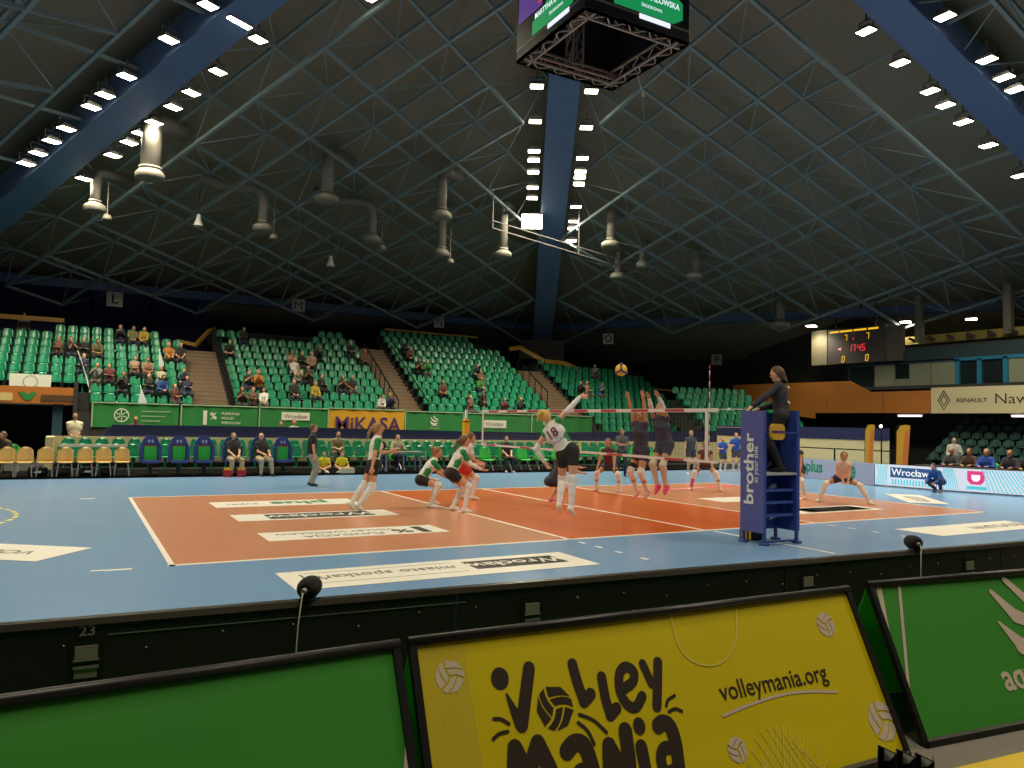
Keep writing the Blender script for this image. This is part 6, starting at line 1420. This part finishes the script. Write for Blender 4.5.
for i, (x, y, h_, a) in enumerate(((14.5, 9.7, 1.50, 200), (15.1, 9.5, 1.72, 215), (15.95, 9.4, 1.74, 200))):
    k = h_/1.75
    person('helper in blue shirt at the far corner, %s of three' % ('shortest and leftmost', 'middle', 'rightmost')[i], (x, y, 0), a, dict(h=h_, pel=(0, 0, 0.93*k), feet=((-0.12*k, 0, 0.095*k), (0.12*k, 0, 0.095*k)), hands=((-0.25*k, 0.14, 0.9*k), (0.22*k, 0.30, 1.15*k))), 'helpers in blue shirts', 0.016, hair=(0.25, 0.14, 0.07),
           fit=[('shirt', 'top', BLUE_T, {'sleeve': 0.6, 'hem': 0.1, 'g': 0.016}), ('shorts', 'shorts', (0.05, 0.05, 0.06), {'g': 0.02, 'len': 0.6}), ('sock', 'socks', (0.7, 0.7, 0.7), {'from': 1.3, 'g': 0.008}), ('shoe', 'shoes', (0.5, 0.5, 0.5))], eyes=False)
# children in yellow sitting on the floor
YEL = ((0.60, 0.55, 0.02), (0.60, 0.55, 0.02))
for i, (x, y, a) in enumerate(((-2.66, 11.2, 200), (-2.05, 11.15, 190))):
    person('child in yellow shirt sitting cross-legged on the floor, %s of two' % ('left', 'right')[i], (x, y, 0.06), a, dict(h=1.35, pel=(0, -0.05, 0.10), lean=(12, 0, 0), feet=((0.10, 0.24, 0.06), (-0.10, 0.30, 0.06)), kpole=((-1, 0.3, 0.5), (1, 0.3, 0.5)), toe=((60, -4), (-60, -4)), hands=((-0.16, 0.22, 0.18), (0.16, 0.22, 0.18))), 'children in yellow', 0.014, hair=(0.14, 0.08, 0.05),
           fit=[('shirt', 'top', YEL, {'sleeve': 0.6, 'hem': 0.05}), ('shorts', 'shorts', (0.03, 0.03, 0.03), {'g': 0.018}), ('shoe', 'shoes', (0.7, 0.7, 0.68))], eyes=False)
t = thing('cardboard_box', 'pale box on the floor in front of the children in yellow', 'box', (-2.0, 10.72, 0.06)); b = MB(); b.box((-0.24, -0.12, 0), (0.24, 0.12, 0.14)); bx_ = obj('carton', b, mat('pale_carton', (0.55, 0.48, 0.34), 0.8), t)
b = MB(); b.prism([(-0.25, 0.14), (0.25, 0.14), (0.22, 0.17), (-0.22, 0.17)], -0.13, 0.13); obj('flap', b, mat('pale_carton', (0.55, 0.48, 0.34), 0.8), t)
for i, x in enumerate((-5.93, -5.52)):
    t = thing('bottle_crate', 'red bottle carrier with yellow bottle tops, %s of two by the seated coaches' % ('left', 'right')[i], 'crate', (x, 10.44, 0.0), group='red bottle carriers')
    b = MB(); b.box((-0.13, -0.1, 0), (0.13, 0.1, 0.2)); b.box((-0.14, -0.11, 0.18), (0.14, 0.11, 0.205)); obj('carrier', b, RED, t)
    for k in range(6): b = MB(); b.lathe([(0.03, 0), (0.032, 0.05), (0.015, 0.075), (0.012, 0.09)], (-0.08+0.08*(k % 3), -0.045+0.09*(k//3), 0.2), 8); obj('bottle_top', b, mat('yellow_cap', (0.65, 0.42, 0.03), 0.5), t)
SITB = dict(STAFF='x')
person('person in khaki jacket seated in the low green seats above the children in yellow', (-1.45, 13.78, 0.12), 185, sit(hands=((-0.06, 0.36, 0.66), (0.07, 0.36, 0.66)), lean=(14, 0, 0)), 'people in the low seats', 0.017, hair=(0.07, 0.05, 0.04), fit=[('jacket', 'top', ((0.27, 0.22, 0.12), (0.27, 0.22, 0.12)), {'sleeve': 1.9, 'g': 0.022}), ('trousers', 'trousers', (0.16, 0.14, 0.09)), ('shoe', 'shoes', (0.1, 0.1, 0.1))], eyes=False)
stand = lambda **k: dict(dict(h=1.78, pel=(0, 0, 0.94), feet=((-0.12, 0, 0.095), (0.12, 0, 0.095)), hands=((-0.26, 0.12, 0.86), (0.26, 0.12, 0.86))), **k)
for (lab, x, y, a, h_, top, tr, hd) in (('person in dark green top standing behind the navy cover, left of a pair', -2.95, 16.6, 180, 1.78, (0.02, 0.13, 0.05), BLK, 0), ('person in white and green top standing behind the navy cover, right of a pair', -2.42, 16.6, 185, 1.86, (0.45, 0.50, 0.42), (0.02, 0.2, 0.08), 0),
      ('man in white polo standing with clasped hands by the tunnel at the left', -10.2, 16.2, 175, 1.93, (0.72, 0.68, 0.50), (0.1, 0.1, 0.12), 1), ('person in dark red top standing in front of the round emblem banner', -8.2, 17.2, 185, 1.86, (0.09, 0.03, 0.03), BLK, 0)):
    k = h_/1.75
    person(lab, (x, y, 0), a, stand(h=h_, pel=(0, 0, 0.94*k), feet=((-0.12, 0, 0.095*k), (0.12, 0, 0.095*k)), hands=((-0.05, 0.22, 0.95*k), (0.06, 0.22, 0.95*k)) if hd else ((-0.26, 0.12, 0.86*k), (0.26, 0.12, 0.86*k))), 'people standing in front of the far stand', 0.017, skin='tan', hair=(0.06, 0.045, 0.035), fit=[('shirt', 'top', (top, top), {'sleeve': 0.6 if hd else 1.9, 'g': 0.018, 'hem': 0.1}), ('trousers', 'trousers', tr), ('shoe', 'shoes', (0.05, 0.05, 0.05))], eyes=False)
c = copy_tree(gt); c.location = (-11.85, 13.1, 0.0); c['label'] = 'green chair under the person in brown jacket by the tunnel at the left'
person('person in brown jacket sitting hunched by the tunnel at the left edge', (-11.85, 13.0, 0.0), 235, sit(h=1.8, lean=(24, 0, 0), hands=((-0.1, 0.5, 0.72), (0.1, 0.5, 0.72))), 'people by the tunnel', 0.017, hair=(0.14, 0.09, 0.05), fit=[('jacket', 'top', ((0.07, 0.055, 0.04), (0.07, 0.055, 0.04)), {'sleeve': 1.9, 'g': 0.024}), ('trousers', 'trousers', BLK), ('shoe', 'shoes', (0.1, 0.1, 0.1))], eyes=False)
# scorers' table on the far side
t = thing('scorer_table', 'small table with blue legs in front of the low seats, behind the squatting player', 'table', (0.15, 11.2, 0.06))
b = MB(); b.box((-0.75, -0.3, 0.68), (0.75, 0.3, 0.72)); obj('top', b, mat('grey_table_top', (0.25, 0.24, 0.2), 0.5), t)
for sx in (-0.65, 0.0, 0.65):
    for sy in (-0.25, 0.25): b = MB(); b.bar((sx, sy, 0), (sx, sy, 0.68), 0.05); obj('leg', b, mat('pale_blue_leg', (0.14, 0.2, 0.34), 0.5), t)
for (lab, x, top) in (('scorer in black behind the small table, left one', -0.45, BLK), ('scorer in pale jumper behind the small table, right one', 0.25, (0.42, 0.36, 0.26))):
    person(lab, (x, 11.95, 0.06), 180, sit(lean=(10, 0, 0), hands=((-0.15, 0.44, 0.80), (0.15, 0.44, 0.80))), 'scorers at the table', 0.017, hair=(0.16, 0.1, 0.06), fit=[('jumper', 'top', (top, top), {'sleeve': 1.9, 'g': 0.018}), ('trousers', 'trousers', (0.03, 0.03, 0.04)), ('shoe', 'shoes', (0.3, 0.3, 0.3))], eyes=False)
    c = copy_tree(gt); c.location = (x, 12.1, 0.06); c['label'] = 'green chair of the scorer in %s' % ('black' if x < 0 else 'pale jumper')
# officials behind the LED boards
t = thing('officials_table', 'long dark table behind the LED boards at the right', 'table', (16.1, -0.2, 0))
b = MB(); b.box((-0.3, -2.2, 0.70), (0.3, 1.9, 0.74)); obj('top', b, mat('dark_table', (0.05, 0.035, 0.03), 0.5), t)
for y in (-2.1, -0.1, 1.8):
    for x in (-0.25, 0.25): b = MB(); b.bar((x, y, 0), (x, y, 0.70), 0.05); obj('leg', b, BLACKM, t)
for i, (y, nm, top) in enumerate(((0.9, 'dark suit with a pale shirt', (0.05, 0.05, 0.06)), (0.28, 'brown jacket', (0.07, 0.035, 0.03)), (-0.30, 'bright blue jacket', (0.015, 0.07, 0.42)), (-1.05, 'dark navy jacket', (0.025, 0.025, 0.05)), (-1.62, 'black jacket at the frame edge', (0.015, 0.015, 0.02)))):
    p_, J = person('official in %s seated behind the LED boards' % nm, (16.75, y, 0.0), 258, sit(h=1.82, lean=(6, 0, 0), hands=((-0.14, 0.42, 0.79), (0.14, 0.42, 0.79)), pel=(0, 0, 0.56)), 'officials behind the LED boards', 0.016, skin='tan', hair=((0.3, 0.28, 0.25), (0.10, 0.06, 0.04), (0.40, 0.30, 0.2), (0.2, 0.1, 0.06), (0.06, 0.05, 0.04))[i], fit=[('jacket', 'top', (top, top), {'sleeve': 1.9, 'g': 0.02}), ('trousers', 'trousers', BLK), ('shoe', 'shoes', BLK)], eyes=False)
    c = copy_tree(gt); c.location = (16.92, y, 0.0); c.rotation_euler = (0, 0, R_(-90)); c['label'] = 'green chair under the official in %s' % nm
person('person in pale striped shirt standing behind the officials at the right', (18.3, 1.75, 0), 230, stand(h=1.72, hands=((-0.1, 0.3, 1.2), (0.15, 0.28, 1.0))), 'officials behind the LED boards', 0.017, skin='tan', hair=(0.06, 0.05, 0.04), fit=[('striped_shirt', 'top', ((0.36, 0.36, 0.33), (0.36, 0.36, 0.33)), {'sleeve': 1.9, 'g': 0.02, 'hem': 0.1}), ('trousers', 'trousers', BLK), ('shoe', 'shoes', BLK)], eyes=False)
person('helper in blue crouching in front of the LED board with the city name', (13.75, -0.42, 0), 275, dict(h=1.5, pel=(0, -0.12, 0.34), lean=(40, 0, 0), head=(10, 0, 0), feet=((-0.12, 0.02, 0.09), (0.12, -0.05, 0.09)), hands=((-0.15, 0.36, 0.30), (0.15, 0.36, 0.30)), kpole=((-0.4, 1, 0.5), (0.4, 1, 0.5))), 'helpers in blue shirts', 0.015, hair=(0.02, 0.05, 0.2), fit=[('shirt', 'top', ((0.02, 0.10, 0.36), (0.02, 0.10, 0.36)), {'sleeve': 1.8, 'g': 0.02}), ('trousers', 'trousers', (0.02, 0.03, 0.10)), ('shoe', 'shoes', (0.3, 0.3, 0.3))], eyes=False)

# ------------------------------------------------------------------ spectators in the far stand
COLS = {'black': (0.018, 0.018, 0.02), 'olive': (0.14, 0.12, 0.05), 'mustard': (0.36, 0.25, 0.03), 'brown': (0.13, 0.07, 0.04), 'orange': (0.42, 0.14, 0.02), 'navy': (0.02, 0.025, 0.07), 'grey': (0.17, 0.17, 0.16), 'maroon': (0.12, 0.025, 0.03),
        'tan': (0.36, 0.22, 0.15), 'pale': (0.42, 0.38, 0.30), 'blue': (0.03, 0.09, 0.28), 'white': (0.58, 0.55, 0.50), 'green': (0.06, 0.26, 0.05)}
CROWD = [('L', 7, 5, 'black'), ('L', 7, 4, 'olive'), ('L', 7, 3, 'mustard'), ('L', 5, 10, 'brown'), ('L', 5, 9, 'black'), ('L', 5, 8, 'black'), ('L', 5, 7, 'olive'), ('L', 5, 1, 'orange'), ('L', 5, 0, 'black'), ('L', 3, 8, 'navy'), ('L', 2, 7, 'grey'), ('L', 2, 6, 'maroon'), ('L', 3, 4, 'tan'), ('L', 3, 3, 'tan'), ('L', 2, 2, 'pale'), ('L', 1, 2, 'blue'), ('L', 2, 0, 'navy'), ('L', 1, 0, 'navy'), ('L', 1, 5, 'black'), ('L', 1, 3, 'black'), ('L', 0, 1, 'maroon'),
 ('M', 8, 2, 'black'), ('M', 6, 0, 'black'), ('M', 5, 6, 'tan'), ('M', 4, 6, 'white'), ('M', 5, 7, 'black'), ('M', 5, 8, 'tan'), ('M', 6, 9, 'black'), ('M', 2, 1, 'black'), ('M', 2, 2, 'orange'), ('M', 3, 6, 'pale'), ('M', 3, 7, 'black'), ('M', 0, 2, 'white'), ('M', 0, 1, 'brown'), ('M', 0, 0, 'black'), ('M', 1, 5, 'black'), ('M', 1, 7, 'mustard'), ('M', 2, 8, 'black'), ('M', 2, 10, 'black'), ('M', 2, 11, 'black'), ('M', 7, 13, 'black'), ('M', 6, 14, 'brown'), ('M', 0, 13, 'white'), ('M', 0, 14, 'navy'),
 ('N', 8, 1, 'black'), ('N', 7, 1, 'brown'), ('N', 5, 1, 'black'), ('N', 5, 2, 'green'), ('N', 5, 8, 'black'), ('N', 4, 8, 'brown'), ('N', 3, 7, 'green'), ('N', 2, 2, 'brown'), ('N', 0, 4, 'brown'), ('N', 1, 6, 'black'), ('N', 0, 8, 'maroon'), ('N', 0, 10, 'black'), ('O', 3, 1, 'black'), ('O', 3, 2, 'tan'), ('O', 3, 4, 'blue'), ('O', 6, 6, 'grey')]
HAIRS = [(0.05, 0.035, 0.025), (0.12, 0.07, 0.04), (0.25, 0.15, 0.07), (0.02, 0.02, 0.02), (0.35, 0.25, 0.14)]
rng = random.Random(11)
for n, (sec, k, i, cn) in enumerate(CROWD):
    x = row_cols(sec, k)[i]; fem = rng.random() < 0.5; hv = rng.choice(['short', 'short', 'long', 'ponytail', 'bun']) if fem else rng.choice(['short', 'short', 'short', 'bald'])
    if n in (15,): hv = 'short'
    pose = rng.choice(['lap', 'lean', 'fold', 'clap']); ln = {'lap': rng.uniform(-6, 6), 'lean': rng.uniform(24, 34), 'fold': -4, 'clap': 6}[pose]
    hands = {'lap': ((-0.08, 0.36, 0.66), (0.10, 0.34, 0.66)), 'lean': ((-0.05, 0.48, 0.62), (0.06, 0.48, 0.62)), 'fold': ((0.10, 0.22, 0.80), (-0.10, 0.23, 0.78)), 'clap': ((-0.03, 0.34, 0.98), (0.03, 0.34, 0.98))}[pose]
    P = sit(h=rng.uniform(1.64, 1.82), fem=fem, pel=(0, 0.0, 0.55), lean=(ln, rng.uniform(-4, 4), rng.uniform(-12, 12)), head=(rng.uniform(-8, 8), rng.uniform(-25, 30), 0), feet=((-0.14, 0.30+rng.uniform(-0.05, 0.02), 0.09), (0.14, 0.30+rng.uniform(-0.05, 0.02), 0.09)), hands=hands, hair=hv, fat=rng.uniform(0.95, 1.2))
    kk = k+2 if sec == 'O' else k
    lab = 'spectator in %s top, %s row, %s seat from stairs, %s' % (cn, nth(kk), nth(i), SN[sec].replace('block left of the first stairs', 'leftmost block'))
    tr = rng.choice([(0.03, 0.035, 0.06), (0.02, 0.02, 0.02), (0.05, 0.05, 0.06), (0.12, 0.10, 0.08)])
    fit = [('top', 'top', (COLS[cn], COLS[cn]), {'sleeve': rng.choice([0.6, 1.9, 1.9]), 'g': 0.02, 'hem': 0.08}), ('trousers', 'trousers', tr), ('shoe', 'shoes', rng.choice([(0.03, 0.03, 0.03), (0.5, 0.5, 0.5)]))]
    person(lab, (x, rowY(k)-0.06, rowZ(k)), 180+rng.uniform(-12, 14), P, 'spectators in the far stand', 0.019, name='spectator', skin=rng.choice(['fair', 'fair', 'tan']), hair=rng.choice(HAIRS), fit=fit, eyes=False)
for (x, y, z, lab) in ((-12.6, 28.4, 6.2, 'person standing at the yellow rail above the far left block'),):
    person(lab, (x, y+0.35, 5.0), 180, stand(h=1.7), 'people standing in front of the far stand', 0.02, skin='tan', hair=(0.3, 0.2, 0.1), fit=[('shirt', 'top', ((0.3, 0.25, 0.2), (0.3, 0.25, 0.2)), {'sleeve': 1.9, 'g': 0.02}), ('trousers', 'trousers', BLK), ('shoe', 'shoes', BLK)], eyes=False)
# white supporter flags and a scarf
def hand_flag(label, base, tip, cloth_pts, col):
    t = thing('supporter_flag', label, 'flag', base, group='supporter flags'); o = Vector(base)
    b = MB(); b.tube([(0, 0, 0), tuple(Vector(tip)-o)], 0.012, 6); obj('pole', b, WHITEP, t)
    b = MB(); n_ = len(cloth_pts); vs = [Vector(p)-o for p in cloth_pts]; b.add(vs+[v+Vector((0, 0.012, 0)) for v in vs], [tuple(range(n_)), tuple(reversed(range(n_, 2*n_)))]+[(i, i+n_, (i+1) % n_+n_, (i+1) % n_) for i in range(n_)]); obj('cloth', b, col, t)
SCARF = mat('white_blue_cloth', (0.55, 0.62, 0.66), 0.8, noise=0.1)
hand_flag('white furled flag held slanting by the spectator beside the tunnel corner', (-9.5, 21.45, 2.35), (-10.25, 22.9, 4.6), [(-9.52, 21.45, 2.4), (-9.60, 21.6, 2.6), (-10.05, 22.4, 4.1), (-10.2, 22.75, 4.55), (-10.1, 22.7, 4.3), (-9.7, 21.7, 2.7)], SCARF)
hand_flag('white triangular flag hanging over the front row of the leftmost block', (-7.55, 20.50, 2.05), (-7.9, 20.62, 3.15), [(-7.86, 20.58, 3.05), (-7.96, 20.58, 2.3), (-7.62, 20.52, 2.2), (-7.50, 20.50, 2.1)], SCARF)
hand_flag('pale flag held upright in the third row of the leftmost block', (-7.05, 22.6, 3.75), (-7.05, 22.6, 4.85), [(-7.05, 22.6, 4.8), (-7.05, 22.6, 4.1), (-6.88, 22.6, 4.0), (-6.85, 22.6, 4.2)], SCARF)
